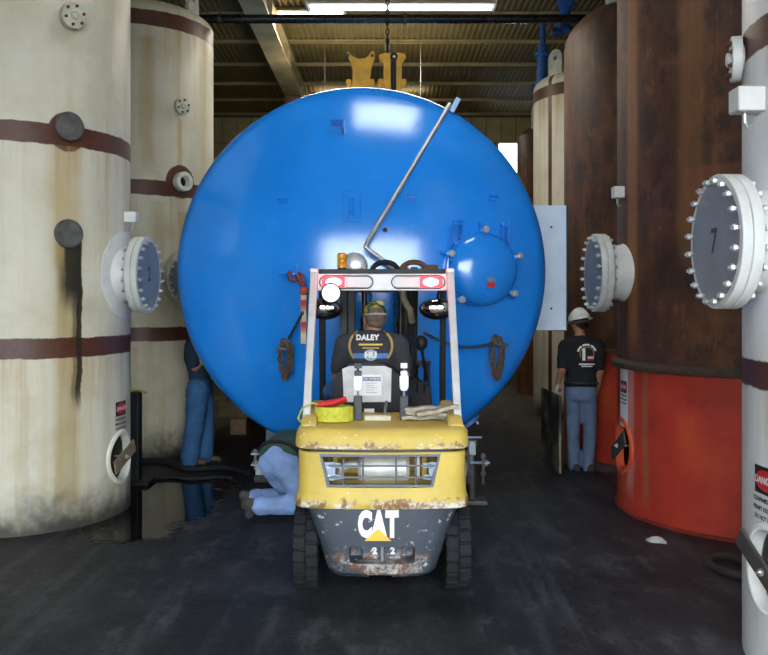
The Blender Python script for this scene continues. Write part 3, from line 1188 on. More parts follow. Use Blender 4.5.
def plan_ring(z, hw, y0, y1, rad, n=6, crown=0.0):
    """rounded rectangle in plan at height z, rear face at y0 bowed backwards by crown"""
    pts = []
    for (cx, cy, a0) in ((hw - rad, y0 + rad, -90), (hw - .03, y1 - .03, 0), (-hw + .03, y1 - .03, 90), (-hw + rad, y0 + rad, 180)):
        rr = rad if cy < (y0 + y1) / 2 else .03
        for k in range(n + 1):
            a = radians(a0 + 90 * k / n)
            pts.append([cx + rr * cos(a), cy + rr * sin(a), z])
    # points on the rear face
    m = 8
    for k in range(1, m):
        t = k / m
        pts.append([-(hw - rad) + 2 * (hw - rad) * t, y0, z])
    for p in pts:
        if p[1] < y0 + rad + 1e-4:
            p[1] -= crown * (1 - (p[0] / hw) ** 2)
    return pts


bm = B()
loft(bm, [plan_ring(.592, .50, .03, 1.0, .07, crown=.05), plan_ring(.598, .525, .01, 1.0, .08, crown=.05),
          plan_ring(.625, .53, .0, 1.0, .08, crown=.05), plan_ring(.66, .524, .005, 1.0, .08, crown=.05), plan_ring(.685, .515, .02, 1.0, .08, crown=.05),
          plan_ring(.80, .513, .02, 1.0, .08, crown=.05), plan_ring(.925, .513, .03, 1.0, .08, crown=.05), plan_ring(.932, .508, .035, 1.0, .08, crown=.05)])
bmesh.ops.recalc_face_normals(bm, faces=bm.faces)
me = bpy.data.meshes.new('counterweight'); bm.to_mesh(me); bm.free()
gz = lambda y: CAMH - (y - 300) / F * FY
gx = lambda x: (x - 384) / F * FY - FX
GR = [(gx(319), gz(454)), (gx(441), gz(454)), (gx(433), gz(487)), (gx(327), gz(487))]
cb = B()
prism(cb, GR, .55, frame((0, .42, 0), (0, -1, 0)))
me = boolean_cut(me, cb)
me.materials.clear()
cw = link('counterweight', me, M_yel, fork, 32)
# dark groove and the upper lid
bm = B()
loft(bm, [plan_ring(.928, .5, .045, 1.0, .08, crown=.05), plan_ring(.955, .5, .045, 1.0, .08, crown=.05)])
obj('lid_gap', bm, M_darksteel, fork, 32)
bm = B()
loft(bm, [plan_ring(.95, .515, .02, 1.0, .08, crown=.05), plan_ring(.957, .527, .008, 1.0, .08, crown=.05), plan_ring(.985, .530, .006, 1.0, .08, crown=.05),
          plan_ring(1.03, .526, .015, 1.0, .08, crown=.05), plan_ring(1.058, .52, .03, 1.0, .08, crown=.045), plan_ring(1.070, .508, .05, 1.0, .08, crown=.04), plan_ring(1.075, .49, .08, 1.0, .08, crown=.03)])
obj('hood', bm, M_yeltop, fork, 32)
for sx in (-1, 1):
    bm = B()
    loft(bm, [[(sx * (.455 + a * .055), y_, 1.05 + h * (1 if b_ else 0)) for a, b_ in ((-1, 0), (1, 0), (.75, 1), (-.8, 1))] for y_, h in ((.10, .03), (.16, .065), (.3, .085), (.95, .085))])
    bmesh.ops.bevel(bm, geom=list(bm.edges), offset=.008, segments=2, affect='EDGES')
    obj('hood_shoulder', bm, M_yeltop, fork, 40)
# radiator opening: frame, guard bars, ears, silencer behind
M_frame = P('frame_blue_grey', (.12, .15, .19), .5, 0, .2)
bm = B()
inn = [(x * .955, .796 + (z - .796) * .86) for x, z in GR]
holed_plate(bm, GR, inn, .05, frame((0, .06, 0), (0, -1, 0)))
gf = obj('grille_frame', bm, M_frame, fork)
M_bar = P('guard_bar', (.16, .17, .2), .45, .4, .2)
for zz in (.845, .775):
    bm = B(); cyl(bm, (-.33, .03, zz), (.33, .03, zz), .006, seg=8); obj('guard_bar', bm, M_bar, gf)
for xx in (-.235, -.115, .085, .205):
    bm = B(); cyl(bm, (xx, .036, .70), (xx, .036, .895), .006, seg=8); obj('guard_bar', bm, M_bar, gf)
for sx in (-1, 1):
    bm = B()
    prism(bm, [(sx * .365, .865), (sx * .285, .865), (sx * .285, .755), (sx * .335, .755)], .012, frame((0, .05, 0), (0, -1, 0)))
    for zz in (.845, .775):
        box(bm, (sx * .275, .045, zz), (.05, .014, .03), .003, seg=1)
    e_ = obj('guard_bracket', bm, P('bracket_light_blue', (.3, .38, .48), .5, 0, .15), gf)
    for zz in (.84, .78):
        bm = B(); cyl(bm, (sx * .325, .05, zz), (sx * .325, .028, zz), .012, seg=6); obj('bolt_head', bm, M_bolt, e_)
bm = B()
lathe(bm, [(0, -.16), (.07, -.16), (.09, -.14), (.09, .14), (.07, .16), (0, .16)], 28, frame((.01, .24, .79), (1, 0, 0)))
obj('silencer', bm, P('silencer_white', (.62, .62, .6), .5, .3, .2), fork, 40)
bm = B()
tube(bm, [(-.14, .24, .81), (-.2, .24, .82), (-.26, .24, .79), (-.28, .24, .72), (-.28, .24, .66)], .03, 10)
obj('exhaust_pipe', bm, P('exhaust_grey', (.5, .5, .48), .5, .3), fork, 50)
for xx, mt in ((-.30, M_yel), (.27, M_yel), (.225, P('silencer_white', (.62, .62, .6), .5))):
    bm = B(); box(bm, (xx, .33, .79), (.035, .035, .28), .004, seg=1); obj('inner_post', bm, mt, fork)
# grey lower casting
def low_ring(z, hw, y0):
    return plan_ring(z, hw, y0, .62, min(.1, hw * .3), crown=.04)
bm = B()
loft(bm, [low_ring(.145, .25, .16), low_ring(.158, .31, .11), low_ring(.19, .335, .075), low_ring(.26, .355, .06), low_ring(.36, .385, .05), low_ring(.46, .42, .045), low_ring(.55, .455, .045), low_ring(.60, .49, .045)])
bmesh.ops.recalc_face_normals(bm, faces=bm.faces)
me = bpy.data.meshes.new('lower_counterweight'); bm.to_mesh(me); bm.free()
cb = B(); box(cb, (0, .06, .305), (.4, .26, .105), .02)
me = boolean_cut(me, cb)
cb = B(); box(cb, (-.01, .06, .15), (.14, .24, .05), .008)
me = boolean_cut(me, cb)
me.materials.clear()
lowc = link('lower_counterweight', me, M_grey, fork, 32)
bm = B()
box(bm, (0, .155, .298), (.25, .05, .095), .01)
tb = obj('tow_block', bm, M_grey, fork)
bm = B(); cyl(bm, (0, .09, .24), (0, .09, .37), .018, seg=12); cyl(bm, (0, .09, .362), (0, .09, .376), .03, seg=12)
obj('tow_pin', bm, M_steel, fork)
# maker's mark
ysurf = lambda x: .042 - .04 * (1 - (x / .46) ** 2)
polyC = text_polys('CAT', .205, .014, 1.1)
ctr = (gx(378), gz(525.5))
flat_obj('maker_lettering', polyC, lambda u, v: Vector((ctr[0] + u * .56, ysurf(ctr[0] + u) - .004, ctr[1] + v * 1.0)), P('letter_white', (.78, .78, .76), .5, 0, .06), lowc)
flat_obj('maker_triangle', ([(-.082, -.092), (.082, -.092), (.0, -.018)], [(0, 1, 2)]), lambda u, v: Vector((ctr[0] + u, ysurf(ctr[0] + u) - .007, ctr[1] + v)), P('letter_yellow', (.78, .47, .05), .5, 0, .08), lowc)
for q_ in (-.045, .065):
    flat_obj('stencil_number', text_polys('2', .055, .003), lambda u, v, q_=q_: Vector((u + q_, .127, .30 + v)), M_signwhite, tb)

# wheels
def wheel(x, y, r, w, side, front=False):
    bm = B()
    Mw = frame((x, y, r), (1, 0, 0))
    lathe(bm, [(r * .55, -w / 2 + .012), (r * .9, -w / 2), (r - .018, -w / 2 + .012), (r - .018, w / 2 - .012), (r * .9, w / 2), (r * .55, w / 2 - .012)], 48, Mw, closed=True)
    n = 22
    for k in range(n):
        for s_ in (-1, 1):
            a = 2 * pi * (k + (.5 if s_ > 0 else 0)) / n
            Mt = Mw @ Matrix.Rotation(a, 4, 'Z') @ Matrix.Translation((r - .014, 0, s_ * w * .255))
            box(bm, Mt.translation, (.03, 2 * pi * r / n * .80, w * .47), .004, rot=Mt.to_3x3().to_4x4() @ Matrix.Rotation(.12 * s_, 4, 'X'), seg=1)
    t_ = obj('tire', bm, M_rubber, fork, 30)
    bm = B()
    lathe(bm, [(0, -.03), (.07, -.05), (.09, -.02), (r * .5, -.01), (r * .56, -w * .35), (r * .56, w * .35), (r * .5, .01), (.09, .02), (.07, .05), (0, .03)], 32, Mw)
    obj('wheel_rim', bm, P('rim_grey', (.2, .2, .19), .6, .2, .3), t_, 40)
for sx in (-1, 1):
    wheel(sx * .475, .38, .275, .155, sx)
    wheel(sx * .46, 1.72, .34, .2, sx, True)
bm = B()
cyl(bm, (-.42, .38, .275), (.42, .38, .275), .045, seg=12)
box(bm, (0, .38, .3), (.62, .16, .12), .02)
for sx in (-1, 1):
    tube(bm, [(sx * .2, .28, .27), (sx * .34, .26, .26), (sx * .4, .33, .27)], .022, 8)
obj('steer_axle', bm, M_darksteel, fork, 40)
bm = B()
cyl(bm, (-.4, 1.72, .34), (.4, 1.72, .34), .08, seg=16)
obj('drive_axle', bm, M_darksteel, fork, 40)
# chassis sides, floor plate, cowl
bm = B()
box(bm, (0, 1.25, .62), (.82, 1.0, .5), .03)
box(bm, (0, 1.5, .44), (.62, 1.1, .25), .03)
obj('chassis', bm, P('chassis_black', (.008, .008, .009), .5, 0, .3, spec=.3), fork)
for sx in (-1, 1):
    bm = B()
    box(bm, (sx * .455, 1.15, .78), (.13, .5, .3), .03)
    box(bm, (sx * .455, 1.72, .80), (.2, .62, .06), .025)
    obj('fender', bm, M_yel, fork)
bm = B()
prism(bm, [(-.42, .8), (.42, .8), (.40, 1.12), (.3, 1.2), (-.3, 1.2), (-.40, 1.12)], .1, frame((0, 1.98, 0), (0, -1, 0)), .015)
obj('dash_cowl', bm, M_black, fork)
# steering wheel and levers
bm = B()
Ms = frame((-.09, 1.62, 1.24), (0, -.5, .85))
tube(bm, [Ms @ Vector((.16 * cos(2 * pi * k / 24), .16 * sin(2 * pi * k / 24), 0)) for k in range(24)], .014, 8, closed=True)
for k in range(3):
    tube(bm, [Ms @ Vector((0, 0, -.02)), Ms @ Vector((.155 * cos(2.1 * k), .155 * sin(2.1 * k), 0))], .01, 6)
tube(bm, [Ms.translation, (-.09, 1.86, .95)], .025, 8)
obj('steering_wheel', bm, M_black, fork, 50)
for xx in (.22, .28, .34):
    bm = B(); tube(bm, [(xx, 1.8, 1.1), (xx, 1.72, 1.3)], .008, 6); ball(bm, (xx, 1.715, 1.32), .022, 10, 8)
    obj('lever', bm, M_black, fork)

# overhead guard
M_guard = P('guard_silver_white', (.5, .5, .5), .42, .15, .12, 10)
M_gblack = P('guard_black', (.007, .007, .008), .45, 0, .3, spec=.25)
for sx in (-1, 1):
    bm = B()
    a, b_ = Vector((sx * .478, .26, 1.08)), Vector((sx * .463, .68, 2.03))
    d = (b_ - a)
    box(bm, (a + b_) / 2, (.05, .06, d.length), .008, rot=frame((0, 0, 0), d, (0, 1, 0)).to_3x3().to_4x4())
    obj('rear_pillar', bm, M_guard, fork)
    bm = B()
    box(bm, (sx * .463, .69, 2.035), (.056, .07, .06), .006)
    obj('pillar_cap', bm, M_guard, fork)
    bm = B()
    a, b_ = Vector((sx * .5, 1.98, .8)), Vector((sx * .49, 1.78, 2.06))
    d = b_ - a
    box(bm, (a + b_) / 2, (.05, .06, d.length), .008, rot=frame((0, 0, 0), d, (0, 1, 0)).to_3x3().to_4x4())
    obj('front_pillar', bm, M_gblack, fork)
    bm = B()
    box(bm, (sx * .47, 1.24, 2.04), (.05, 1.12, .05), .008)
    obj('roof_rail', bm, M_gblack, fork)
for k in range(7):
    bm = B(); box(bm, (0, .86 + .15 * k, 2.05), (.92, .025, .035), .006, seg=1)
    obj('roof_bar', bm, M_gblack, fork)
ZB, YB2 = 1.972, .69     # rear light bar
bm = B(); box(bm, (0, YB2, ZB), (.9, .045, .115), .006)
lb = obj('light_bar', bm, M_guard, fork)
M_redlamp = E('tail_lamp_lit', (1.0, .02, .045), 1.8)
M_redbulb = E('tail_lamp_bulb', (1.0, .45, .47), 4.0)
for sx in (-1, 1):
    n = 20
    xo = sx * .245
    def slot(w, h, c):
        r = h / 2
        pts = []
        for k in range(n):
            a = 2 * pi * k / n + pi / n
            pts.append((c + (w / 2 - r) * (1 if cos(a) > 0 else -1) + r * cos(a), ZB + r * sin(a)))
        return pts
    bm = B(); holed_plate(bm, slot(.37, .094, xo), slot(.355, .078, xo), .012, frame((0, YB2 - .02, 0), (0, -1, 0)))
    lh = obj('lamp_gasket', bm, M_black, fork)
    bm = B(); prism(bm, [(xo + sx * q, ZB + v) for q, v in ((.01, -.036), (.165, -.036), (.165, .036), (.01, .036))], .014, frame((0, YB2 - .02, 0), (0, -1, 0)), .003)
    lp = obj('tail_lamp', bm, M_redlamp, fork)
    lp['label'] = 'lit red tail lamp'
    bm = B(); ball(bm, (xo + sx * .085, YB2 - .034, ZB), (.055, .008, .03), 20, 10); obj('glowing_bulb', bm, M_redbulb, lp, True)
    ld = bpy.data.lights.new('tail_lamp_light', 'POINT'); ld.energy = 1.2; ld.color = (1, .04, .07); ld.shadow_soft_size = .03
    lo = bpy.data.objects.new('tail_lamp_light', ld); COL.objects.link(lo); lo.parent = lp; lo.location = (xo + sx * .085, YB2 - .1, ZB)
    bm = B(); prism(bm, [(xo - sx * q, ZB + v) for q, v in ((.0, -.036), (.165, -.036), (.165, .036), (.0, .036))], .012, frame((0, YB2 - .02, 0), (0, -1, 0)), .003)
    obj('reversing_lens', bm, P('clear_lens', (.4, .4, .39), .15, 0, .05), fork)
# round reversing light, on
bm = B()
pw = fat(331, 293, 5.74)
Mw = frame(pw, (0, -1, 0))
lathe(bm, [(0, -.09), (.05, -.07), (.07, -.01), (.07, .008), (.062, .012), (.06, .0), (0, .0)], 28, Mw)
wl_ = obj('work_light', bm, M_gblack, fork, 40)
bm = B(); lathe(bm, [(0, .014), (.03, .012), (.06, .004), (.06, -.002), (0, -.002)], 28, Mw)
obj('lit_lens', bm, E('work_light_lit', (1, .97, .95), 1.6), wl_, 40)
bm = B(); tube(bm, [pw + Vector((0, .05, .03)), Vector((pw.x, .70, ZB - .05))], .012, 6); obj('light_stem', bm, M_gblack, wl_)
# amber beacon and fittings on the roof
pb = fat(342, 268, 6.05)
bm = B(); lathe(bm, [(0, -.12), (.045, -.12), (.045, -.02), (.028, -.015), (.028, .0), (0, .0)], 20, Matrix.Translation(pb)); bc = obj('beacon_base', bm, M_black, fork, 40)
bm = B(); lathe(bm, [(0, .0), (.034, .0), (.034, .025), (.031, .03), (.034, .035), (.034, .06), (.031, .065), (.033, .07), (.032, .1), (.02, .108), (0, .11)], 24, Matrix.Translation(pb)); obj('amber_dome', bm, P('amber_plastic', (.62, .24, .012), .25, 0, .25), bc, 40)
ph = fat(354, 266, 6.3)
bm = B(); lathe(bm, [(0, -.05), (.06, -.05), (.095, -.02), (.1, .02), (.085, .04), (.08, .02), (.05, .0), (0, -.005)], 28, frame(ph, (.15, -1, .1)))
obj('roof_horn', bm, P('horn_silver', (.6, .6, .6), .35, .6), fork, 40)
for px in (385, 414):
    bm = B(); p_ = fat(px, 268, 6.4)
    tube(bm, [p_ + Vector((.1 * cos(a), 0, .075 * sin(a) - .03)) for a in [pi * k / 8 for k in range(9)]], .02, 8)
    obj('hose_loop', bm, M_rubber if px == 385 else M_rust, fork, 50)
bm = B(); box(bm, fat(430, 269, 6.3), (.12, .1, .06), .01); obj('roof_box', bm, M_rust, fork)
# convex mirrors under the front of the roof
g = Nodes('mirror_chrome')
M_mirror = g.out((.75, .76, .78), .06, 1.0)
for px, sx in ((325, -1), (437, 1)):
    p_ = fat(px, 309, 6.65)
    bm = B(); ball(bm, p_ + Vector((0, .02, 0)), (.14, .06, .085), 24, 14)
    mh = obj('mirror_housing', bm, M_gblack, fork, True)
    bm = B(); ball(bm, p_ + Vector((0, -.005, .01)), (.128, .05, .07), 24, 14)
    obj('mirror_glass', bm, M_mirror, mh, True)
    bm = B(); tube(bm, [p_ + Vector((0, .03, .05)), (sx * .46, 1.6, 2.02)], .011, 6); obj('mirror_arm', bm, M_gblack, mh)

# mast with hoses and chains
M_mast = P('mast_greasy_black', (.012, .010, .009), .4, 0, .45, 7, spec=.3)
YM = 2.16
for sx, xs in ((-1, (-.352, -.285)), (1, (.29, .215))):
    for i, xm in enumerate(xs):
        bm = B()
        box(bm, (xm, YM + .02 * i, 1.12), (.016, .14, 2.02), .003, seg=1)
        box(bm, (xm + (-sx) * .026, YM - .06 + .02 * i, 1.12), (.05, .02, 2.02), .003, seg=1)
        box(bm, (xm + (-sx) * .026, YM + .06 + .02 * i, 1.12), (.05, .02, 2.02), .003, seg=1)
        obj('mast_channel', bm, M_mast, fork)
    bm = B()
    cyl(bm, (sx * .155, YM, .18), (sx * .155, YM, 1.7), .036, seg=16)
    cyl(bm, (sx * .155, YM, 1.7), (sx * .155, YM, 2.08), .024, seg=12)
    obj('lift_cylinder', bm, P('cylinder_dark', (.035, .03, .027), .3, .6, .3), fork, 40)
    bm = B()
    chain(bm, [(sx * .105, YM - .05, .5), (sx * .105, YM - .05, 2.05)], .04, .006, .012)
    obj('mast_chain', bm, M_darksteel, fork)
for zz, hh in ((2.07, .09), (.28, .12)):
    bm = B(); box(bm, (-.03, YM + .03, zz), (.68, .12, hh), .008); obj('mast_crosshead', bm, M_mast, fork)
bm = B(); box(bm, (-.03, YM + .04, 1.93), (.6, .03, .03), .004); obj('mast_tie', bm, M_mast, fork)
for k, xx in enumerate((.16, .2, .245, .29)):
    bm = B()
    pts = [(xx + .02 * sin(3 * q + k), YM - .12 - .02 * k % 3, 2.05 - 1.3 * q) for q in [j / 12 for j in range(13)]]
    tube(bm, pts, .013, 7); obj('hydraulic_hose', bm, M_rubber, fork, 50)
bm = B()
tube(bm, [fat(402, 290, 7.1), fat(404, 300, 7.05), fat(410, 310, 7.0), fat(412, 322, 7.05)], .03, 8); obj('hose_sleeve', bm, P('tan_sleeve', (.24, .19, .13), .7, 0, .3), fork, 50)
bm = B(); ball(bm, fat(421, 343, 6.5), (.05, .05, .06), 16, 12)
tube(bm, [fat(421, 345, 6.5), (.36, 1.8, 1.2)], .012, 6); obj('knob_lever', bm, M_black, fork, 40)
# carriage, load guard and forks
bm = B()
for zz in (.25, .62):
    box(bm, (-.01, YM + .16, zz), (.98, .05, .1), .006, seg=1)
for xx in (-.4, -.2, .2, .4):
    box(bm, (xx, YM + .16, .8), (.03, .03, 1.0), .004, seg=1)
box(bm, (-.01, YM + .16, 1.3), (.86, .03, .04), .004, seg=1)
obj('carriage', bm, M_gblack, fork)
for xx in (-.3, .3):
    bm = B()
    box(bm, (xx, YM + .21, .38), (.1, .04, .56), .005, seg=1)
    box(bm, (xx, YM + .71, .12), (.1, 1.04, .04), .005, seg=1)
    obj('fork_arm', bm, M_darksteel, fork)
# seat
XS = -.105
bm = B()
out = []
for k in range(25):
    a = pi * k / 24
    out.append((XS + .235 * (abs(cos(a)) ** .45) * (1 if cos(a) > 0 else -1), 1.13 + .285 * (sin(a) ** .55)))
out = [(XS + .235, 1.0)] + out + [(XS - .235, 1.0)]
prism(bm, out, .13, frame((0, .88, 0), (0, -1, 0)), .03)
obj('seat_back', bm, P('seat_vinyl_black', (.009, .009, .011), .55, 0, .25, spec=.25), fork, 40)
bm = B(); box(bm, (XS, 1.1, 1.09), (.48, .5, .13), .04, seg=3); obj('seat_cushion', bm, P('seat_vinyl_black', (.015, .016, .019), .5), fork, 40)
bm = B()
prism(bm, [(XS - .16, 1.145), (XS + .165, 1.145), (XS + .17, 1.375), (XS + .12, 1.395), (XS - .12, 1.395), (XS - .172, 1.375)], .02, frame((0, .765, 0), (0, -1, 0)), .004)
pp = obj('document_pouch', bm, P('pouch_grey', (.5, .5, .49), .35, 0, .2, 9), fork)
yq = .7425
flat_obj('manual_sheet', rect_polys(XS - .09, 1.19, XS + .1, 1.335), lambda u, v: Vector((u, yq, v)), M_signwhite, pp)
flat_obj('sheet_header', rect_polys(XS - .085, 1.293, XS + .095, 1.318), lambda u, v: Vector((u, yq - .002, v)), P('header_blue', (.03, .05, .22), .5), pp)
flat_obj('lettering', text_polys('OPERATOR WARNING', .02, .0005), lambda u, v: Vector((XS + .005 + u, yq - .004, 1.3055 + v)), M_signwhite, pp)
for k in range(5):
    flat_obj('printed_line', rect_polys(XS - .01, 1.275 - .016 * k, XS + .07 - .02 * (k % 2), 1.279 - .016 * k), lambda u, v: Vector((u, yq - .002, v)), P('print_grey', (.35, .36, .4), .6), pp)
# two latch posts standing on the hood
for px in (358, 404):
    p0 = fat(px, 428, 5.5); p0.z = 1.07
    bm = B()
    box(bm, p0 + Vector((0, 0, .075)), (.055, .05, .17), .006)
    po = obj('latch_post', bm, P('post_black', (.025, .03, .036), .5, 0, .2), fork)
    bm = B(); cyl(bm, p0 + Vector((0, 0, .15)), p0 + Vector((0, 0, .20)), .008, seg=8)
    prism(bm, [(-.03, .0), (-.018, -.022), (.018, -.022), (.03, .0), (.03, .075), (-.03, .075)], .012, frame(p0 + Vector((0, -.006, .215)), (0, -1, 0)), .003)
    obj('latch_yoke', bm, P('latch_chrome', (.38, .38, .40), .3, .5, .1), po)
    bm = B()
    box(bm, p0 + Vector((0, .005, .305)), (.048, .02, .035), .003, seg=1)
    box(bm, p0 + Vector((0, .005, .355)), (.048, .02, .035), .003, seg=1)
    cyl(bm, p0 + Vector((0, .006, .28)), p0 + Vector((0, .006, .37)), .008, seg=8)
    obj('latch_block', bm, P('post_black', (.025, .03, .036), .5) if px == 358 else P('latch_chrome', (.72, .72, .74), .25), po)
bm = B(); box(bm, (XS + .075, .36, 1.09), (.17, .05, .035), .006, seg=1)
obj('hood_latch', bm, M_olive, fork)
bm = B(); tube(bm, [(.02, .4, 1.07), (.02, .42, 1.14), (.03, .44, 1.19)], .011, 6); obj('latch_lever', bm, M_steel, fork, 50)
flat_obj('warning_decal', rect_polys(XS - .02, 1.05, XS + .05, 1.1), lambda u, v: Vector((u, .745, v)), M_signwhite, fork)

# loose straps lying on the hood
M_webY = P('yellow_webbing', (.5, .48, .04), .7, 0, .25, 30, .3)
strap = thing('lashing_strap', 'yellow webbing strap rolled up with red end on the forklift hood', 'strap', FL((0, 0, 0)) * 0 + Vector((FX - .4, FY + .30, 1.078)))
bm = B()
spt = []
for k in range(60):
    a = 2 * pi * k / 18
    r = .06 + .011 * k / 18 * 1.3
    spt.append((1.25 * r * cos(a), .9 * r * sin(a)))
for (x0, y0), (x1, y1) in zip(spt[:-1], spt[1:]):
    vs = [bm.verts.new(v) for v in ((x0 + .09, y0, .004), (x1 + .09, y1, .004), (x1 + .09, y1, .095), (x0 + .09, y0, .095))]
    bm.faces.new(vs)
bmesh.ops.remove_doubles(bm, verts=bm.verts, dist=1e-5)
bmesh.ops.solidify(bm, geom=bm.faces[:], thickness=.006)
obj('roll', bm, M_webY, strap)
bm = B()
rows = [(.03, .0, .1), (-.04, -.01, .115), (-.1, -.03, .09), (-.125, -.06, .03), (-.10, -.10, .008), (-.05, -.12, .006)]
for (x0, y0, z0), (x1, y1, z1) in zip(rows[:-1], rows[1:]):
    vs = [bm.verts.new(v) for v in ((x0, y0 - .03, z0), (x1, y1 - .03, z1), (x1, y1 + .03, z1), (x0, y0 + .03, z0))]
    bm.faces.new(vs)
bmesh.ops.remove_doubles(bm, verts=bm.verts, dist=1e-5)
bmesh.ops.solidify(bm, geom=bm.faces[:], thickness=.007)
obj('loose_end', bm, M_webY, strap)
bm = B()
tube(bm, [(-.02, -.02, .105), (.05, -.03, .115), (.11, -.01, .12), (.17, .01, .14)], [.014, .022, .024, .018], 8)
tube(bm, [(.02, -.04, .11), (.1, -.05, .125), (.17, -.02, .15)], .012, 8)
obj('red_end', bm, P('red_webbing', (.5, .015, .02), .6, 0, .25, 25), strap, 50)
strap2 = thing('lashing_strap', 'dirty grey webbing strap folded on the right of the forklift hood', 'strap', (FX + .29, FY + .30, 1.078))
M_webG = P('dirty_webbing', (.36, .31, .24), .85, 0, .35, 22, .4)
for i, (dx, dy, rz, L, zz, tl) in enumerate(((.0, .07, .08, .34, .016, 0), (.02, .03, -.06, .32, .046, .03), (-.02, .05, .1, .26, .076, -.04), (.06, -.05, .12, .28, .075, -.2))):
    bm = B()
    box(bm, (dx, dy, zz), (L, .075, .026), .009, rot=Matrix.Rotation(rz, 4, 'Z') @ Matrix.Rotation(tl, 4, 'Y'), seg=2)
    bmesh.ops.subdivide_edges(bm, edges=[e for e in bm.edges if e.calc_length() > .1], cuts=6)
    for v in bm.verts:
        v.co.z += .004 * sin(v.co.x * 38 + i) + .002 * sin(v.co.x * 90)
        v.co.y += .006 * sin(v.co.x * 17 + 2 * i)
    obj('strap_fold', bm, M_webG, strap2, 40)

# ================================================================== people
def capsule(bm, pts, radii, seg=12):
    """tapered limb through pts with round ends (closed shells that a remesh fuses)"""
    for p, r in zip(pts, radii):
        ball(bm, p, r, seg, 8)
    for (a, ra), (b, rb) in zip(zip(pts[:-1], radii[:-1]), zip(pts[1:], radii[1:])):
        if (Vector(b) - Vector(a)).length > 1e-4:
            cyl(bm, a, b, ra, rb, seg)


def ring_chain(bm, rings, n=20):
    """elliptic rings: (centre, across vector, front vector, half width, half depth)"""
    rr = []
    for c, ax, fr, w, d in rings:
        c, ax, fr = Vector(c), Vector(ax).normalized(), Vector(fr).normalized()
        rr.append([c + ax * w * (abs(cos(a)) ** .85 * (1 if cos(a) > 0 else -1)) + fr * d * sin(a) for a in [2 * pi * k / n for k in range(n)]])
    loft(bm, rr)


def fuse(name, bm, mat, parent, voxel=.012, smooth=6, noise=0.0):
    bmesh.ops.recalc_face_normals(bm, faces=bm.faces)
    me = bpy.data.meshes.new('tmp'); bm.to_mesh(me); bm.free()
    o = bpy.data.objects.new('tmp', me); COL.objects.link(o)
    r = o.modifiers.new('r', 'REMESH'); r.mode = 'VOXEL'; r.voxel_size = voxel
    s_ = o.modifiers.new('s', 'SMOOTH'); s_.factor = .5; s_.iterations = smooth
    me2 = evaluated(o)
    bpy.data.objects.remove(o)
    if noise:
        from mathutils import noise as NZ
        nr = [v.normal.copy() for v in me2.vertices]
        for v, nn in zip(me2.vertices, nr):
            q = v.co
            w = NZ.noise(Vector((q.x * 9, q.y * 9, q.z * 22))) + .6 * NZ.noise(Vector((q.x * 24 + q.z * 18, q.y * 20, q.z * 26 - q.x * 12)))
            v.co = q + nn * noise * w
    me2.materials.clear()
    me2.name = name
    return link(name, me2, mat, parent, True)


M_skin = P('skin', (.46, .24, .155), .55, 0, .12, 10)
M_skin2 = P('skin_tanned', (.36, .17, .10), .55, 0, .12, 10)


def add_hand(bm, wrist, elbow, palm_side, curl=.6, size=1.0):
    """palm, four fingers of different length and a thumb leaving the side of the palm"""
    w, e = Vector(wrist), Vector(elbow)
    d = (w - e).normalized()
    s = Vector(palm_side)
    s = (s - d * s.dot(d)).normalized()      # palm faces this way
    a = d.cross(s).normalized()              # across the knuckles
    pc = w + d * .05 * size
    ring_chain(bm, [(w - d * .02, a, s, .027, .02), (w + d * .02, a, s, .034, .018), (w + d * .06, a, s, .041, .017), (w + d * .095, a, s, .040, .014)], 12)
    for i, (off, ln) in enumerate(((-.031, .072), (-.010, .082), (.011, .078), (.031, .06))):
        b = w + d * .085 + a * off
        c1_ = cos(curl * .7), sin(curl * .7)
        c2_ = cos(curl * 1.6), sin(curl * 1.6)
        p1 = b + (d * c1_[0] + s * c1_[1]) * ln * .5
        p2 = p1 + (d * c2_[0] + s * c2_[1]) * ln * .35
        p3 = p2 + (d * cos(curl * 2.2) + s * sin(curl * 2.2)) * ln * .25
        capsule(bm, [b, p1, p2, p3], [.0098, .0092, .0085, .0075], 8)
    t0 = w + d * .025 - a * .03
    t1 = t0 + (-a * .7 + d * .6 + s * .35).normalized() * .04
    t2 = t1 + (-a * .2 + d * .8 + s * .6).normalized() * .035
    capsule(bm, [t0, t1, t2], [.014, .0115, .009], 8)


def add_head(bm, c, face, up=(0, 0, 1), s=1.0):
    f = Vector(face).normalized()
    u = Vector(up); u = (u - f * u.dot(f)).normalized()
    r = f.cross(u).normalized()
    Mh = Matrix((r, f, u)).transposed().to_4x4()
    Mh.translation = Vector(c)
    rot = Mh.to_3x3().to_4x4()
    H = lambda x, y, z: Mh @ (Vector((x, y, z)) * s)
    ball(bm, H(0, -.012, .025), (.076 * s, .095 * s, .092 * s), 20, 14, rot)
    ball(bm, H(0, .012, -.045), (.060 * s, .072 * s, .068 * s), 16, 12, rot)
    ball(bm, H(0, .045, -.088), (.030 * s, .028 * s, .024 * s), 12, 8, rot)        # chin
    capsule(bm, [H(0, .082, .012), H(0, .104, -.022)], [.011 * s, .015 * s], 8)    # nose
    ball(bm, H(0, .078, .03), (.055 * s, .015 * s, .012 * s), 12, 8, rot)          # brow
    ball(bm, H(0, .076, -.053), (.024 * s, .014 * s, .008 * s), 10, 8, rot)        # lips
    for sx in (-1, 1):
        ball(bm, H(sx * .078, -.008, -.005), (.011 * s, .020 * s, .033 * s), 10, 8, rot)
        ball(bm, H(sx * .040, .052, -.020), (.024 * s, .022 * s, .02 * s), 10, 8, rot)
    return Mh


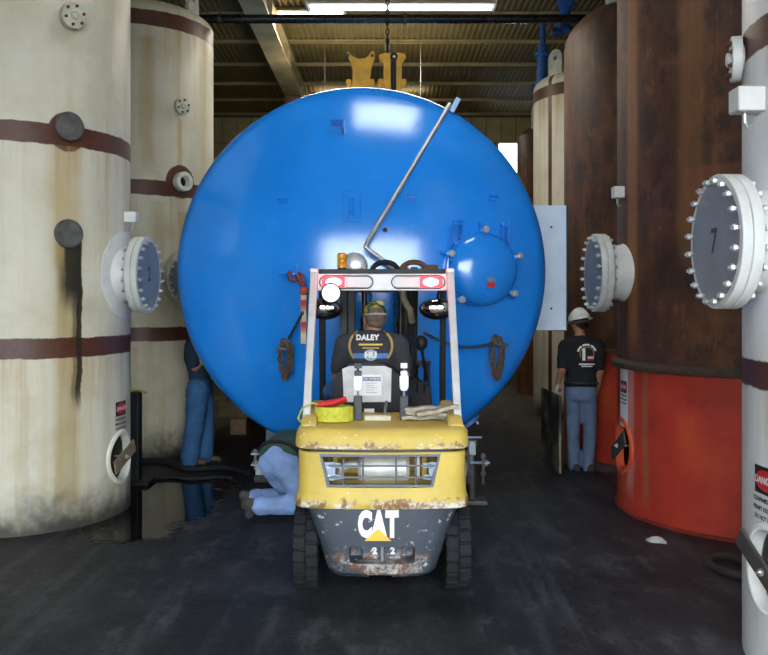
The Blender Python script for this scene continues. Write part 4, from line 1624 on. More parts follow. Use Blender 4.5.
def head_extras(t, Mh, hair=None, s=1.0):
    for sx in (-1, 1):
        bm = B(); ball(bm, Mh @ Vector((sx * .031, .078, .012)), .0125, 12, 8)
        obj('eye', bm, P('eye_dark', (.05, .035, .03), .2), t, True)
    if hair:
        bm = B()
        ball(bm, Mh @ Vector((0, -.026, .022)), (.082 * s, .09 * s, .092 * s), 20, 14, Mh.to_3x3().to_4x4())
        ball(bm, Mh @ Vector((0, -.055, -.035)), (.066 * s, .045 * s, .045 * s), 16, 10, Mh.to_3x3().to_4x4())
        obj('hair', bm, hair, t, True)


def denim(name, col):
    g = Nodes(name)
    n = g.noise(4, 5, .6); f = g.noise(60, 3, .6, g.scaled((1, 1, 3)))
    c = g.ramp(n, [(.3, tuple(v * .6 for v in col)), (.7, tuple(v * 1.25 for v in col))])
    c = g.mix(g.math('MULTIPLY', f, .3), c, tuple(min(1, v * 1.8) for v in col))
    g.bump(f, .2, .004)
    return g.out(c, .85, 0, .2)


def boot(name, ankle, toe_dir, mat, parent, z0=None, L=.27):
    a = Vector(ankle)
    d = Vector(toe_dir).normalized()
    bm = B()
    base = a.z - .09 if z0 is None else z0
    heel = Vector((a.x, a.y, base)) - d * .06
    sd = Vector((-d.y, d.x, 0))
    prof = [(-.02, .036, .04), (.05, .042, .055), (.13, .048, .045), (.2, .046, .035), (.245, .03, .025)]
    capsule(bm, [a + Vector((0, 0, .06)), a, heel + d * .05 + Vector((0, 0, .05))], [.052, .05, .046], 12)
    ring_chain(bm, [(heel + d * q + Vector((0, 0, h)), sd, (0, 0, 1), w, h) for q, w, h in prof], 14)
    o = fuse(name, bm, mat, parent, .01, 4)
    bm = B()
    ring_chain(bm, [(heel + d * q + Vector((0, 0, .008)), sd, (0, 0, 1), w * 1.06, .010) for q, w, h in prof], 14)
    obj('sole', bm, M_rubber, o, 40)


def torso(bm, J, k=1.0, extra=0.0):
    """rings pelvis -> neck base; J has spine points, across and front vectors"""
    ax = J['across']; fr = J['front']
    sp = [Vector(q) for q in J['spine']]     # pelvis, waist, chest, shoulders, neck base
    wd = ((.165, .115), (.150, .112), (.180, .125), (.165, .098), (.065, .065))
    rings = [(sp[0] - (sp[1] - sp[0]) * .35, ax, fr, .13 * k, .10 * k)]
    for q, (w, d) in zip(sp, wd):
        rings.append((q, ax, fr, w * k + extra, d * k + extra))
    ring_chain(bm, rings, 24)


def shirt_art(t, shirt, items, origin, ray, up=(0, 0, 1)):
    """print laid on the cloth: items = (polys, dx, dz, material, name, lift)"""
    me = shirt.data
    bv = BVHTree.FromPolygons([v.co for v in me.vertices], [tuple(p.vertices) for p in me.polygons])
    d = Vector(ray).normalized()
    u = Vector(up)
    u = (u - d * u.dot(d)).normalized()
    r = d.cross(u).normalized()
    o0 = Vector(origin) - d * 1.0
    for polys, dx, dz, mat, nm, lift in items:
        def mp(a, b):
            s0 = o0 + r * (a + dx) + u * (b + dz)
            hit = bv.ray_cast(s0, d)
            p = hit[0] if hit[0] is not None else s0 + d * 1.0
            return p - d * lift
        flat_obj(nm, polys, mp, mat, shirt)


def arc_polys(cx, cy, r0, r1, a0, a1, n=14):
    vs, fs = [], []
    for k in range(n + 1):
        a = radians(a0 + (a1 - a0) * k / n)
        vs += [(cx + r0 * cos(a), cy + r0 * sin(a)), (cx + r1 * cos(a), cy + r1 * sin(a))]
    for k in range(n):
        fs.append((2 * k, 2 * k + 1, 2 * k + 3, 2 * k + 2))
    return vs, fs


def grid_polys(x0, y0, x1, y1):
    return rect_polys(x0, y0, x1, y1, 10, 4)


V = Vector
# ---- driver on the forklift --------------------------------------------------
drv = thing('person', 'forklift driver in camouflage cap and charcoal printed t-shirt, seen from behind', 'person', (-.09, 6.1, 1.155))
o0 = V((-.09, 6.1, 1.155))
J = dict(across=(1, 0, 0), front=(0, 1, -.15),
         spine=[V((-.09, 6.20, 1.22)) - o0, V((-.09, 6.20, 1.34)) - o0, V((-.095, 6.19, 1.47)) - o0, V((-.095, 6.2, 1.555)) - o0, V((-.085, 6.22, 1.615)) - o0])
hc = V((-.07, 6.26, 1.715)) - o0
shL, shR = V((-.285, 6.21, 1.525)) - o0, V((.105, 6.21, 1.525)) - o0
elL, elR = V((-.345, 6.26, 1.29)) - o0, V((.155, 6.27, 1.30)) - o0
wrL, wrR = V((-.235, 6.5, 1.26)) - o0, V((.06, 6.52, 1.27)) - o0
hpL, hpR = V((-.2, 6.2, 1.21)) - o0, V((.01, 6.2, 1.21)) - o0
knL, knR = V((-.40, 6.56, 1.14)) - o0, V((.13, 6.58, 1.14)) - o0
anL, anR = V((-.3, 6.80, .92)) - o0, V((.14, 6.82, .92)) - o0
bm = B()
torso(bm, J, .93)
capsule(bm, [J['spine'][4], hc + V((0, -.01, -.06))], [.058, .055])
Mh = add_head(bm, hc, (-.18, 1, -.12))
for sh, el, wr in ((shL, elL, wrL), (shR, elR, wrR)):
    capsule(bm, [J['spine'][3], sh, el, wr], [.06, .054, .043, .030])
    add_hand(bm, wr, el, (0, 0, -1), 1.0)
for hp, kn, an in ((hpL, knL, anL), (hpR, knR, anR)):
    capsule(bm, [hp, kn, an], [.085, .058, .042])
fuse('body', bm, M_skin2, drv, .011, 4)
head_extras(drv, Mh, P('hair_grey_brown', (.10, .07, .05), .8, 0, .4, 40))
bm = B()
torso(bm, J, 1.0, .012)
for sh, el in ((shL, elL), (shR, elR)):
    capsule(bm, [J['spine'][3], sh, sh.lerp(el, .72)], [.085, .078, .07])
M_tee = P('charcoal_tshirt', (.03, .032, .039), .9, 0, .2, 12, .2)
sh_ = fuse('t_shirt', bm, M_tee, drv, .014, 7, .006)
bm = B()
for hp, kn, an in ((hpL, knL, anL), (hpR, knR, anR)):
    capsule(bm, [J['spine'][0], hp, kn, an], [.10, .102, .078, .062])
fuse('jeans', bm, denim('denim_blue', (.05, .12, .27)), drv, .014, 6, .006)
for an in (anL, anR):
    boot('boot', an, (0, 1, 0), P('boot_leather', (.05, .035, .025), .6, 0, .3), drv)
# cap with peak, strap opening at the back
g = Nodes('camouflage_cap')
n = g.noise(22, 2, .5)
c = g.ramp(n, [(.42, (.012, .035, .018)), (.47, (.03, .10, .03)), (.56, (.035, .10, .03)), (.60, (.42, .2, .02)), (.68, (.45, .24, .02)), (.72, (.3, .3, .12))])
M_camo = g.out(c, .85, 0, .2)
bm = B()
Rh = Mh.to_3x3().to_4x4()
pr = []
for k in range(0, 10):
    a = pi / 2 * k / 9
    pr.append((cos(a) if k < 9 else 0, sin(a)))
lathe(bm, [(r * .089, .008 + z * .108) for r, z in pr] + [(r * .082, .008 + z * .1) for r, z in pr[::-1]], 32, Mh @ Matrix.Translation((0, -.012, .012)) @ Matrix.Diagonal((1, 1.14, 1, 1)), closed=True)
cap_ = obj('cap', bm, M_camo, drv, 60)
bm = B()
prism(bm, [(.08 * cos(radians(a)), .06 + .105 * sin(radians(a))) for a in range(0, 181, 15)], .006, Mh @ Matrix.Translation((0, 0, .022)) @ Matrix.Rotation(-.18, 4, 'X'))
obj('cap_peak', bm, M_camo, cap_)
bm = B()
tube(bm, [Mh @ V((.087 * cos(a), -.014 + .106 * sin(a), .022)) for a in [radians(q) for q in range(205, 336, 10)]], .0075, 8)
obj('cap_strap', bm, P('strap_grey_white', (.28, .28, .28), .6, 0, .3, 20), cap_, 50)
bm = B(); ball(bm, Mh @ V((.03, -.05, .105)), (.036, .03, .018), 12, 8, Rh @ Matrix.Rotation(.5, 4, 'X'))
obj('cap_patch', bm, P('patch_cream', (.55, .45, .2), .8, 0, .2), cap_, True)
W_, Y_, B_ = P('print_white', (.72, .72, .7), .8, 0, .05), P('print_tan', (.40, .26, .09), .8, 0, .15), P('print_blue', (.06, .19, .46), .8, 0, .15)
oc = V((-.095, 6.08, 1.52)) - o0
shirt_art(drv, sh_, [
    (text_polys('DALEY', .05, .003, 1.12), -.025, .06, W_, 'lettering', .009),
    (grid_polys(-.085, -.006, .085, .006), .0, .012, P('print_yellow', (.6, .45, .08), .8), 'print_bar', .008),
    (grid_polys(-.06, -.005, .06, .005), .0, -.012, Y_, 'print_bar', .008),
    (arc_polys(-.03, .0, .115, .132, 120, 225), -.0, .0, Y_, 'print_wreath', .008),
    (arc_polys(.03, .0, .115, .132, -45, 60), .0, .0, Y_, 'print_wreath', .008),
    (grid_polys(-.125, -.018, .125, .018), .0, -.068, B_, 'print_ribbon', .008),
    (disc_polys(0, 0, .048, .042), .0, -.063, P('print_grey_blue', (.3, .36, .42), .8), 'print_roundel', .010),
    (text_polys('HU', .06, .003), .0, -.063, W_, 'lettering', .013),
], oc, (0, 1, 0))

# ---- man in the white hard hat, holding a board -----------------------------------
mp_ = thing('person', 'man in white hard hat and black t-shirt standing with his back turned, holding a board', 'person', (2.12, 9.22, 0))
o0 = V((2.12, 9.22, 0))
S = lambda px, py, d=9.22: at(px, py, d) - o0
J = dict(across=(.97, -.22, 0), front=(.22, .97, 0),
         spine=[S(581, 386), S(581, 374), S(581, 356), S(581.5, 343), S(580.5, 335)])
hc = S(579, 323, 9.24)
shL, shR = S(565.5, 346, 9.24), S(597, 346, 9.18)
elL, elR = S(562, 370, 9.16), S(600, 371, 9.16)
wrL, wrR = S(558, 383, 9.28), S(597, 388, 9.24)
hpL, hpR = S(574, 391), S(588, 391)
knL, knR = S(573, 428, 9.24), S(590, 428, 9.22)
anL, anR = S(574, 462, 9.22), S(588.5, 462, 9.2)
bm = B()
torso(bm, J, .95)
capsule(bm, [J['spine'][4], hc + V((0, -.01, -.06))], [.058, .055])
Mh = add_head(bm, hc, (-.55, .85, -.22))
for sh, el, wr, ps in ((shL, elL, wrL, (1, 0, 0)), (shR, elR, wrR, (-1, 0, 0))):
    capsule(bm, [J['spine'][3], sh, el, wr], [.06, .058, .045, .032])
    add_hand(bm, wr, el, ps, .9)
for hp, kn, an in ((hpL, knL, anL), (hpR, knR, anR)):
    capsule(bm, [hp, kn, an], [.085, .058, .042])
fuse('body', bm, M_skin2, mp_, .011, 4)
head_extras(mp_, Mh, P('hair_dark', (.03, .02, .015), .8, 0, .4, 40))
bm = B()
torso(bm, J, 1.0, .014)
for sh, el in ((shL, elL), (shR, elR)):
    capsule(bm, [J['spine'][3], sh, sh.lerp(el, .8)], [.085, .08, .068])
M_teeb = P('black_tshirt', (.007, .009, .012), .9, 0, .25, 12, .2)
shb = fuse('t_shirt', bm, M_teeb, mp_, .014, 7, .006)
bm = B()
for hp, kn, an in ((hpL, knL, anL), (hpR, knR, anR)):
    capsule(bm, [J['spine'][0] + V((0, 0, -.02)), hp, kn, an + V((0, 0, .0)), an + V((0, 0, -.05))], [.11, .098, .073, .066, .068])
ring_chain(bm, [(J['spine'][0] + V((0, 0, .03)), J['across'], J['front'], .165, .125), (J['spine'][0] + V((0, 0, -.08)), J['across'], J['front'], .178, .135), (J['spine'][0] + V((0, 0, -.16)), J['across'], J['front'], .16, .12)], 20)
fuse('jeans', bm, denim('denim_grey_blue', (.10, .14, .22)), mp_, .014, 6, .007)
bm = B()
tube(bm, [J['spine'][0] + V((0, 0, .035)) + V(J['across']) * .175 * cos(a) + V(J['front']) * .135 * sin(a) for a in [2 * pi * k / 28 for k in range(28)]], .016, 6, closed=True)
obj('belt', bm, P('belt_black', (.015, .013, .012), .5), mp_)
for an in (anL, anR):
    boot('boot', an, (-.25, .95, 0), P('boot_leather', (.05, .035, .025), .6), mp_, 0.0)
# glove on the hand that holds the board
bm = B(); add_hand(bm, wrL, elL, (1, 0, 0), .9)
me_bm = bm
for v in me_bm.verts:
    v.co = v.co + (v.co - wrL).normalized() * .004
fuse('glove', me_bm, P('glove_white', (.6, .6, .58), .8, 0, .15), mp_, .008, 2)
# hard hat: shell, brim, ridge; safety glasses strap
M_hat = P('hard_hat_white', (.72, .72, .70), .3, 0, .06)
bm = B()
pr = [(cos(pi / 2 * k / 9) if k < 9 else 0, sin(pi / 2 * k / 9)) for k in range(10)]
Mt = Mh @ Matrix.Translation((0, -.012, .03)) @ Matrix.Diagonal((1, 1.2, 1, 1))
lathe(bm, [(r * .108, z * .125) for r, z in pr] + [(r * .1, z * .115) for r, z in pr[::-1]], 36, Mt, closed=True)
hat = obj('hard_hat', bm, M_hat, mp_, 60)
bm = B()
lathe(bm, [(.104, .0), (.128, -.006), (.13, .0), (.108, .012)], 36, Mt, closed=True)
prism(bm, [(.1 * cos(radians(a)), .10 + .06 * sin(radians(a))) for a in range(0, 181, 15)], .006, Mh @ Matrix.Translation((0, 0, .026)))
obj('hat_brim', bm, M_hat, hat, 40)
bm = B()
tube(bm, [Mt @ V((0, .112 * cos(a), .13 * sin(a))) for a in [radians(q) for q in range(12, 170, 12)]], .009, 6)
obj('hat_ridge', bm, M_hat, hat, 50)
bm = B()
tube(bm, [Mh @ V((.088 * cos(a), -.01 + .108 * sin(a), .0)) for a in [2 * pi * k / 24 for k in range(24)]], .01, 6, closed=True)
obj('goggle_strap', bm, P('goggle_grey', (.12, .12, .12), .4), mp_, 50)
flat_p = [V((0, 0, 0))]
shirt_art(mp_, shb, [
    (arc_polys(0, 0, .088, .108, 20, 65), 0, .02, W_, 'print_arc', .008),
    (arc_polys(0, 0, .088, .108, 72, 118), 0, .02, W_, 'print_arc', .008),
    (arc_polys(0, 0, .088, .108, 125, 165), 0, .02, W_, 'print_arc', .008),
    (arc_polys(0, 0, .070, .078, -30, 210), 0, .02, Y_, 'print_ring', .008),
    (grid_polys(-.05, -.07, -.018, .06), 0, .02, W_, 'print_figure', .008),
    (grid_polys(.0, -.05, .075, .0), 0, .0, P('print_red', (.4, .04, .03), .8), 'print_block', .008),
    (grid_polys(.008, -.012, .07, .006), 0, -.015, W_, 'print_bar', .011),
    (grid_polys(-.085, -.008, .085, .008), 0, -.09, W_, 'print_bar', .008),
    (grid_polys(-.06, -.006, .06, .006), 0, -.112, W_, 'print_bar', .008),
], S(585.5, 355), (.12, 1, 0))

# ---- man behind the left flank, only his legs in view -------------------------------
ml = thing('person', 'man in faded blue jeans standing behind the left edge of the blue tank', 'person', (-2.11, 9.6, 0))
o0 = V((-2.11, 9.6, 0))
J = dict(across=(0, 1, 0), front=(1, 0, 0), spine=[V((.03, 0, .90)), V((.02, 0, 1.02)), V((-.02, 0, 1.2)), V((-.03, 0, 1.36)), V((-.03, 0, 1.43))])
hc = V((.02, 0, 1.53))
shL, shR = V((-.03, .19, 1.33)), V((-.03, -.19, 1.33))
elL, elR = V((-.02, .22, 1.1)), V((.02, -.2, 1.1))
wrL, wrR = V((.11, .1, 1.2)), V((.12, -.12, 1.2))
hpL, hpR = V((.03, .09, .86)), V((.03, -.09, .86))
knL, knR = V((.07, .1, .48)), V((.0, -.1, .48))
anL, anR = V((.06, .11, .1)), V((-.06, -.1, .1))
bm = B()
torso(bm, J, .88)
capsule(bm, [J['spine'][4], hc + V((0, 0, -.06))], [.055, .052])
Mh = add_head(bm, hc, (1, .1, -.1), s=.95)
for sh, el, wr in ((shL, elL, wrL), (shR, elR, wrR)):
    capsule(bm, [J['spine'][3], sh, el, wr], [.06, .055, .043, .03])
    add_hand(bm, wr, el, (1, 0, 0), .5)
for hp, kn, an in ((hpL, knL, anL), (hpR, knR, anR)):
    capsule(bm, [hp, kn, an], [.085, .058, .042])
fuse('body', bm, M_skin2, ml, .012, 4)
head_extras(ml, Mh, P('hair_dark', (.03, .02, .015), .8))
bm = B()
torso(bm, J, .93, .012)
for sh, el in ((shL, elL), (shR, elR)):
    capsule(bm, [J['spine'][3], sh, sh.lerp(el, .8)], [.08, .075, .065])
fuse('t_shirt', bm, P('navy_tshirt', (.012, .028, .06), .9, 0, .25), ml, .014, 7, .006)
bm = B()
for hp, kn, an in ((hpL, knL, anL), (hpR, knR, anR)):
    capsule(bm, [J['spine'][0], hp, kn, an, an + V((0, 0, -.04))], [.13, .135, .112, .105, .10])
fuse('jeans', bm, denim('denim_mid_blue', (.035, .10, .22)), ml, .014, 6, .009)
for an in (anL, anR):
    boot('boot', an, (1, .1, 0), P('boot_brown', (.09, .05, .03), .7, 0, .3), ml, 0.0, .2)

# ---- man on his knees beside the forklift ----------------------------------------------
mk = thing('person', 'man in pale blue jeans and dark green shirt kneeling left of the forklift', 'person', (-.85, 7.3, 0))
o0 = V((-.85, 7.3, 0))
J = dict(across=(.93, -.36, 0), front=(.1, .25, -.95),
         spine=[V((-.90, 7.24, .50)) - o0, V((-.86, 7.37, .57)) - o0, V((-.80, 7.56, .57)) - o0, V((-.76, 7.70, .49)) - o0, V((-.74, 7.78, .44)) - o0])
J['across'] = (.95, -.28, 0)
hc = V((-.72, 7.90, .37)) - o0
shL, shR = V((-.93, 7.70, .45)) - o0, V((-.60, 7.66, .45)) - o0
elL, elR = V((-.98, 7.76, .22)) - o0, V((-.60, 7.84, .22)) - o0
wrL, wrR = V((-.90, 7.93, .09)) - o0, V((-.62, 8.02, .1)) - o0
hpL, hpR = V((-.96, 7.27, .45)) - o0, V((-.82, 7.2, .44)) - o0
knL, knR = V((-.80, 7.55, .1)) - o0, V((-.66, 7.16, .13)) - o0
anL, anR = V((-1.14, 7.52, .1)) - o0, V((-1.04, 7.10, .13)) - o0
bm = B()
torso(bm, J, .9)
capsule(bm, [J['spine'][4], hc], [.055, .055])
Mh = add_head(bm, hc, (.15, .75, -.65), (0, .6, .8), s=.95)
for sh, el, wr in ((shL, elL, wrL), (shR, elR, wrR)):
    capsule(bm, [J['spine'][3], sh, el, wr], [.06, .055, .043, .03])
    add_hand(bm, wr, el, (0, 0, -1), .5)
for hp, kn, an in ((hpL, knL, anL), (hpR, knR, anR)):
    capsule(bm, [hp, kn, an], [.085, .058, .042])
fuse('body', bm, M_skin2, mk, .012, 4)
head_extras(mk, Mh, P('hair_dark', (.03, .02, .015), .8))
bm = B()
torso(bm, J, 1.0, .02)
for sh, el in ((shL, elL), (shR, elR)):
    capsule(bm, [J['spine'][3], sh, sh.lerp(el, .8)], [.085, .075, .065])
fuse('t_shirt', bm, P('dark_green_shirt', (.035, .075, .065), .9, 0, .2), mk, .014, 7, .006)
bm = B()
for hp, kn, an in ((hpL, knL, anL), (hpR, knR, anR)):
    capsule(bm, [J['spine'][0], hp, kn, an], [.125, .12, .088, .078])
fuse('jeans', bm, denim('denim_pale_blue', (.24, .36, .66)), mk, .014, 6, .010)
bm = B()
sp0, sp1 = J['spine'][0], J['spine'][1]
ax_ = V(J['across']).normalized(); dd_ = (sp1 - sp0).normalized(); fr_ = ax_.cross(dd_)
tube(bm, [sp0.lerp(sp1, .35) + ax_ * .185 * cos(a) + fr_ * .142 * sin(a) for a in [2 * pi * k / 28 for k in range(28)]], .02, 6, closed=True)
obj('belt', bm, P('belt_black', (.015, .013, .012), .5), mk)
for an in (anL, anR):
    bm = B()
    tdir = V((-.55, .1, -.2))
    capsule(bm, [an + V((.04, 0, 0)), an + V((-.05, 0, .0)), an + V((-.1, .01, .02))], [.06, .062, .05], 12)
    capsule(bm, [an + V((-.06, 0, .0)), an + V((-.09, .02, -.07))], [.05, .045], 12)
    fuse('boot', bm, P('boot_grey_dusty', (.06, .055, .05), .8, 0, .3), mk, .011, 4)

# ---- board in the man's hand ----------------------------------------------------------
g = Nodes('dirty_board')
n = g.noise(2.6, 5, .6); f = g.noise(9, 5, .7)
c = g.ramp(n, [(.42, (.008, .008, .008)), (.52, (.06, .055, .04)), (.62, (.2, .18, .12))])
M_board = g.out(c, .7)
bm = B()
b0, b1 = V((1.845, 9.93, 0)), V((1.875, 9.05, 0))
d = (b1 - b0); L = d.length
Mb = frame((b0 + b1) / 2 + V((0, 0, .415)), V((d.y, -d.x, 0)))
box(bm, Mb.translation, (L, .83, .025), .004, rot=Mb.to_3x3().to_4x4(), seg=1)
bo = obj('board', bm, M_board)
tag(bo, 'dirty black-stained board held upright by the man in the hard hat', 'board')

# ================================================================== rigging and small things
M_chain = P('chain_rust', (.10, .065, .04), .75, .2, .45, 40)


def hanging_loop(px, py, w, h, strands, lab, seed):
    t = thing('chain_coil', lab, 'chain', on_dish(px, py + h * 9)[0] + V((0, -.12, -.0)))
    o_ = V(t.location)
    top = on_dish(px, py)[0] + V((0, -.12, .03)) - o_
    rnd = random.Random(seed)
    for s_ in range(strands):
        pts = []
        hh = h * rnd.uniform(.85, 1.05); ww = w * rnd.uniform(.75, 1.1)
        for k in range(21):
            a = pi / 2 + 2 * pi * k / 20
            q = (1 - sin(a)) / 2
            pts.append(top + V((ww * cos(a) * (.7 + .3 * (1 - q)), -.012 * (s_ % 3) - .02 * sin(pi * q), -hh * q - .0)))
        bm = B(); chain(bm, pts, .042, .010, .017)
        obj('chain_strand', bm, M_chain, t)


hanging_loop(287, 343, .058, .35, 5, 'rusty chain bundle hanging on the blue tank left of the forklift', 3)
hanging_loop(495, 339, .052, .38, 5, 'rusty chain bundle hanging on the blue tank right of the forklift', 5)
# lines running from the bundles to the forklift mast
for (p0, p1_, sag, lab) in (((303, 312, 7.5), (288, 340, 7.72), .0, 'dark line running from the red shackle to the left chain bundle'),
                            ((424, 333, 7.42), (492, 344, 7.72), .07, 'dark slack line running from the mast to the right chain bundle')):
    a, b_ = at(*p0), at(*p1_)
    bm = B()
    pts = [a.lerp(b_, k / 14) + V((0, 0, -sag * sin(pi * k / 14))) for k in range(15)]
    chain(bm, pts, .03, .006, .011)
    tag(obj('lashing_chain', bm, M_darksteel), lab, 'chain')
# red shackle with a striped tag strap
rs = thing('shackle', 'red shackle with twisted hook on the left lug of the blue tank', 'shackle', at(297, 278, 7.62))
o_ = V(rs.location)
bm = B()
tube(bm, [at(px, py, 7.62) - o_ for px, py in ((291, 271), (288.5, 274), (289.5, 279), (293, 281), (297, 280), (300, 276), (299, 272), (302, 275), (303, 282), (300, 286))], .016, 8)
tube(bm, [at(px, py, 7.59) - o_ for px, py in ((296, 274), (299, 279), (302, 284), (304, 287))], .018, 8)
obj('hook', bm, P('red_rusty_paint', (.22, .035, .025), .6, 0, .4, 25), rs, 50)
bm = B(); ball(bm, at(304, 291, 7.57) - o_, (.045, .03, .045), 16, 10)
obj('swivel', bm, P('red_swivel', (.42, .07, .05), .5, 0, .25), rs, True)
g = Nodes('striped_tag')
x, y, z = g.xyz()[:3]
c = g.ramp(g.math('FRACT', g.math('MULTIPLY', z, 5.1)), [(.0, (.55, .5, .12)), (.38, (.62, .6, .55)), (.62, (.5, .22, .06)), (.8, (.5, .03, .04))])
bm = B()
box(bm, at(303.5, 319, 7.56) - o_, (.05, .008, .44), .002, seg=1)
obj('tag_strap', bm, g.out(c, .7), rs)

# yellow lifting clamps on top of the blue tank, hung from the roof
M_hoist = P('hoist_orange_yellow', (.72, .36, .012), .5, 0, .3, 6)
hz = BZ + BR + .004
lc = thing('lifting_clamp', 'orange-yellow lifting clamp with hooked horns on top of the blue tank', 'lifting clamp', (-.2, 10.4, hz))
def hp(px, py):   # local outline in the plane of the clamp, depth 10.4
    q = at(px, py, 10.4) - V((-.2, 10.4, hz))
    return (q.x, q.z)
left = [hp(*q) for q in ((352, 92), (354, 70), (349, 60), (345.5, 55), (348, 53), (352, 58), (358, 61), (365, 61), (369, 58), (372, 52), (374.5, 54), (374, 61), (370, 68), (369, 92))]
lo_z = .0
left = [(x_, z_) for x_, z_ in left] + [(hp(371, 92)[0], .1), (hp(375, 92)[0], -.0), (hp(346, 92)[0], -.0), (hp(350, 92)[0], .1)]
bm = B()
prism(bm, left, .14, frame((0, .07, 0), (0, -1, 0)), .01)
lp_ = obj('clamp_body', bm, M_hoist, lc)
for px in (349, 372):
    bm = B(); q = hp(px, 86); box(bm, (q[0], -.08, q[1]), (.06, .05, .12), .012); obj('side_lug', bm, M_hoist, lc)
for px in (348, 372.5):
    bm = B(); q = hp(px, 57); cyl(bm, (q[0], -.08, q[1]), (q[0], .08, q[1]), .022, seg=12); obj('horn_pin', bm, M_darksteel, lc)
lc2 = thing('lifting_clamp', 'second orange-yellow clamp with black hook block and chain, right of the horned one', 'lifting clamp', (.05, 10.4, hz))
off = V((.05, 10.4, hz))
def hq(px, py):
    q = at(px, py, 10.4) - off
    return (q.x, q.z)
for pts in (((384, 92), (384, 63), (380, 61), (379, 56), (384, 54), (391, 54), (391, 92)), ((397, 92), (396, 60), (396, 54), (404, 54), (406, 58), (401, 64), (402, 92))):
    o2 = [hq(*q) for q in pts]
    o2 = [(o2[0][0], 0.0)] + o2[0:] + [(o2[-1][0], 0.0)]
    bm = B(); prism(bm, o2[:1] + o2[2:-2] + o2[-1:], .12, frame((0, .06, 0), (0, -1, 0)), .008)
    obj('clamp_cheek', bm, M_hoist, lc2)
for px in (381, 403):
    bm = B(); q = hq(px, 84); box(bm, (q[0], -.03, q[1]), (.08, .08, .1), .015); obj('side_lug', bm, M_hoist, lc2)
bm = B()
q0, q1 = hq(394, 92), hq(394, 58)
box(bm, (q0[0], 0, (q0[1] + q1[1]) / 2 - .05), (.07, .09, q1[1] - q0[1] + .1), .015)
cyl(bm, (q1[0], -.06, q1[1]), (q1[0], .06, q1[1]), .05, seg=18)
tube(bm, [(q0[0] + .05 * cos(a), -.03, q0[1] - .12 + .07 * sin(a)) for a in [radians(k) for k in range(60, 361, 25)]], .016, 8)
obj('hook_block', bm, M_black, lc2)
bm = B(); cyl(bm, (q1[0], -.065, q1[1] + .0), (q1[0], -.05, q1[1]), .016, seg=10); obj('block_bolt', bm, M_bolt, lc2)
q2_ = hq(388, 45)
bm = B()
cyl(bm, (hq(387.5, 54)[0], 0, hq(388, 54)[1] - .02), (hq(387.5, 40)[0], 0, hq(388, 40)[1]), .035, .015, seg=12)
obj('chain_stop', bm, M_darksteel, lc2)
bm = B()
chain(bm, [(hq(387.5, 54)[0], 0, hq(388, 54)[1]), (hq(387.5, 54)[0], 0, CEIL - hz - .2)], .06, .008, .02)
obj('hoist_chain', bm, M_darksteel, lc2)

# cradle that carries the front of the blue tank
cr = thing('tank_cradle', 'dark steel cradle with threaded rods carrying the blue tank', 'cradle', (BX, 8.78, 0))
M_cr = P('cradle_blue_grey', (.08, .10, .13), .5, .3, .35)
zt = lambda x_: BZ - sqrt(BR * BR - x_ * x_)
bm = B(); box(bm, (0, 0, .1), (2.1, .2, .1), .006); box(bm, (0, 0, .03), (2.2, .3, .06), .006); obj('cross_beam', bm, M_darksteel, cr)
for sx in (-1, 1):
    bm = B(); x_ = sx * .95
    box(bm, (x_, 0, (.1 + zt(.95) + .02) / 2), (.1, .03, zt(.95) + .02 - .1), .004, seg=1)
    obj('upright', bm, M_cr, cr)
    bm = B()
    xs = [x_ + .1 * k / 6 * -sx - sx * .55 for k in range(7)]
    prism(bm, [(sx * .2, .14), (sx * .75, .14)] + [(sx * (.75 - .55 * k / 6), zt(.75 - .55 * k / 6)) for k in range(7)], .16, frame((0, .08, 0), (0, -1, 0)))
    obj('saddle_block', bm, M_darksteel, cr)
    bm = B()
    xo = sx * 1.02
    box(bm, (xo, -.18, .30), (.2, .1, .022), .003, seg=1)
    for q in (-.06, .06):
        cyl(bm, (xo + q, -.2, .14), (xo + q, -.2, .345), .014, seg=8)
        cyl(bm, (xo + q, -.2, .2), (xo + q, -.2, .225), .028, seg=6)
        cyl(bm, (xo + q, -.2, .312), (xo + q, -.2, .335), .028, seg=6)
    box(bm, (xo, -.2, .19), (.2, .06, .02), .003, seg=1)
    box(bm, (xo, -.14, .15), (.12, .1, .14), .003, seg=1)
    obj('rod_clamp', bm, P('zinc_grey_blue', (.34, .40, .42), .4, .5, .25), cr)

# bolted jack bracket standing right of the forklift
jk = thing('screw_jack', 'dark screw jack with long bolts standing right of the forklift', 'jack', (.80, 7.75, 0))
bm = B(); box(bm, (0, 0, .02), (.26, .22, .04), .006); cyl(bm, (0, 0, .04), (0, 0, .36), .05, .035, 16); obj('jack_body', bm, M_darksteel, jk)
bm = B(); cyl(bm, (0, 0, .36), (0, 0, .56), .022, seg=12); cyl(bm, (0, 0, .53), (0, 0, .57), .05, seg=16); obj('jack_screw', bm, M_steel, jk)
bm = B()
cyl(bm, (-.2, -.02, .37), (.16, -.02, .37), .013, seg=8); cyl(bm, (.12, -.02, .37), (.14, -.02, .37), .03, seg=6)
cyl(bm, (-.1, -.02, .6), (.09, -.02, .6), .012, seg=8)
obj('cross_rod', bm, P('rod_blue_grey', (.22, .27, .34), .4, .6), jk)
for xq in (-.03, .1):
    bm = B(); cyl(bm, (xq, -.04, .18), (xq, -.04, .46), .013, seg=8); cyl(bm, (xq, -.04, .42), (xq, -.04, .445), .026, seg=6); cyl(bm, (xq, -.04, .26), (xq, -.04, .29), .026, seg=6)
    obj('stud', bm, M_steel, jk)
bm = B(); box(bm, (.0, -.02, .50), (.07, .06, .12), .015); obj('jack_head', bm, P('jack_pale', (.3, .36, .4), .5, .3), jk)

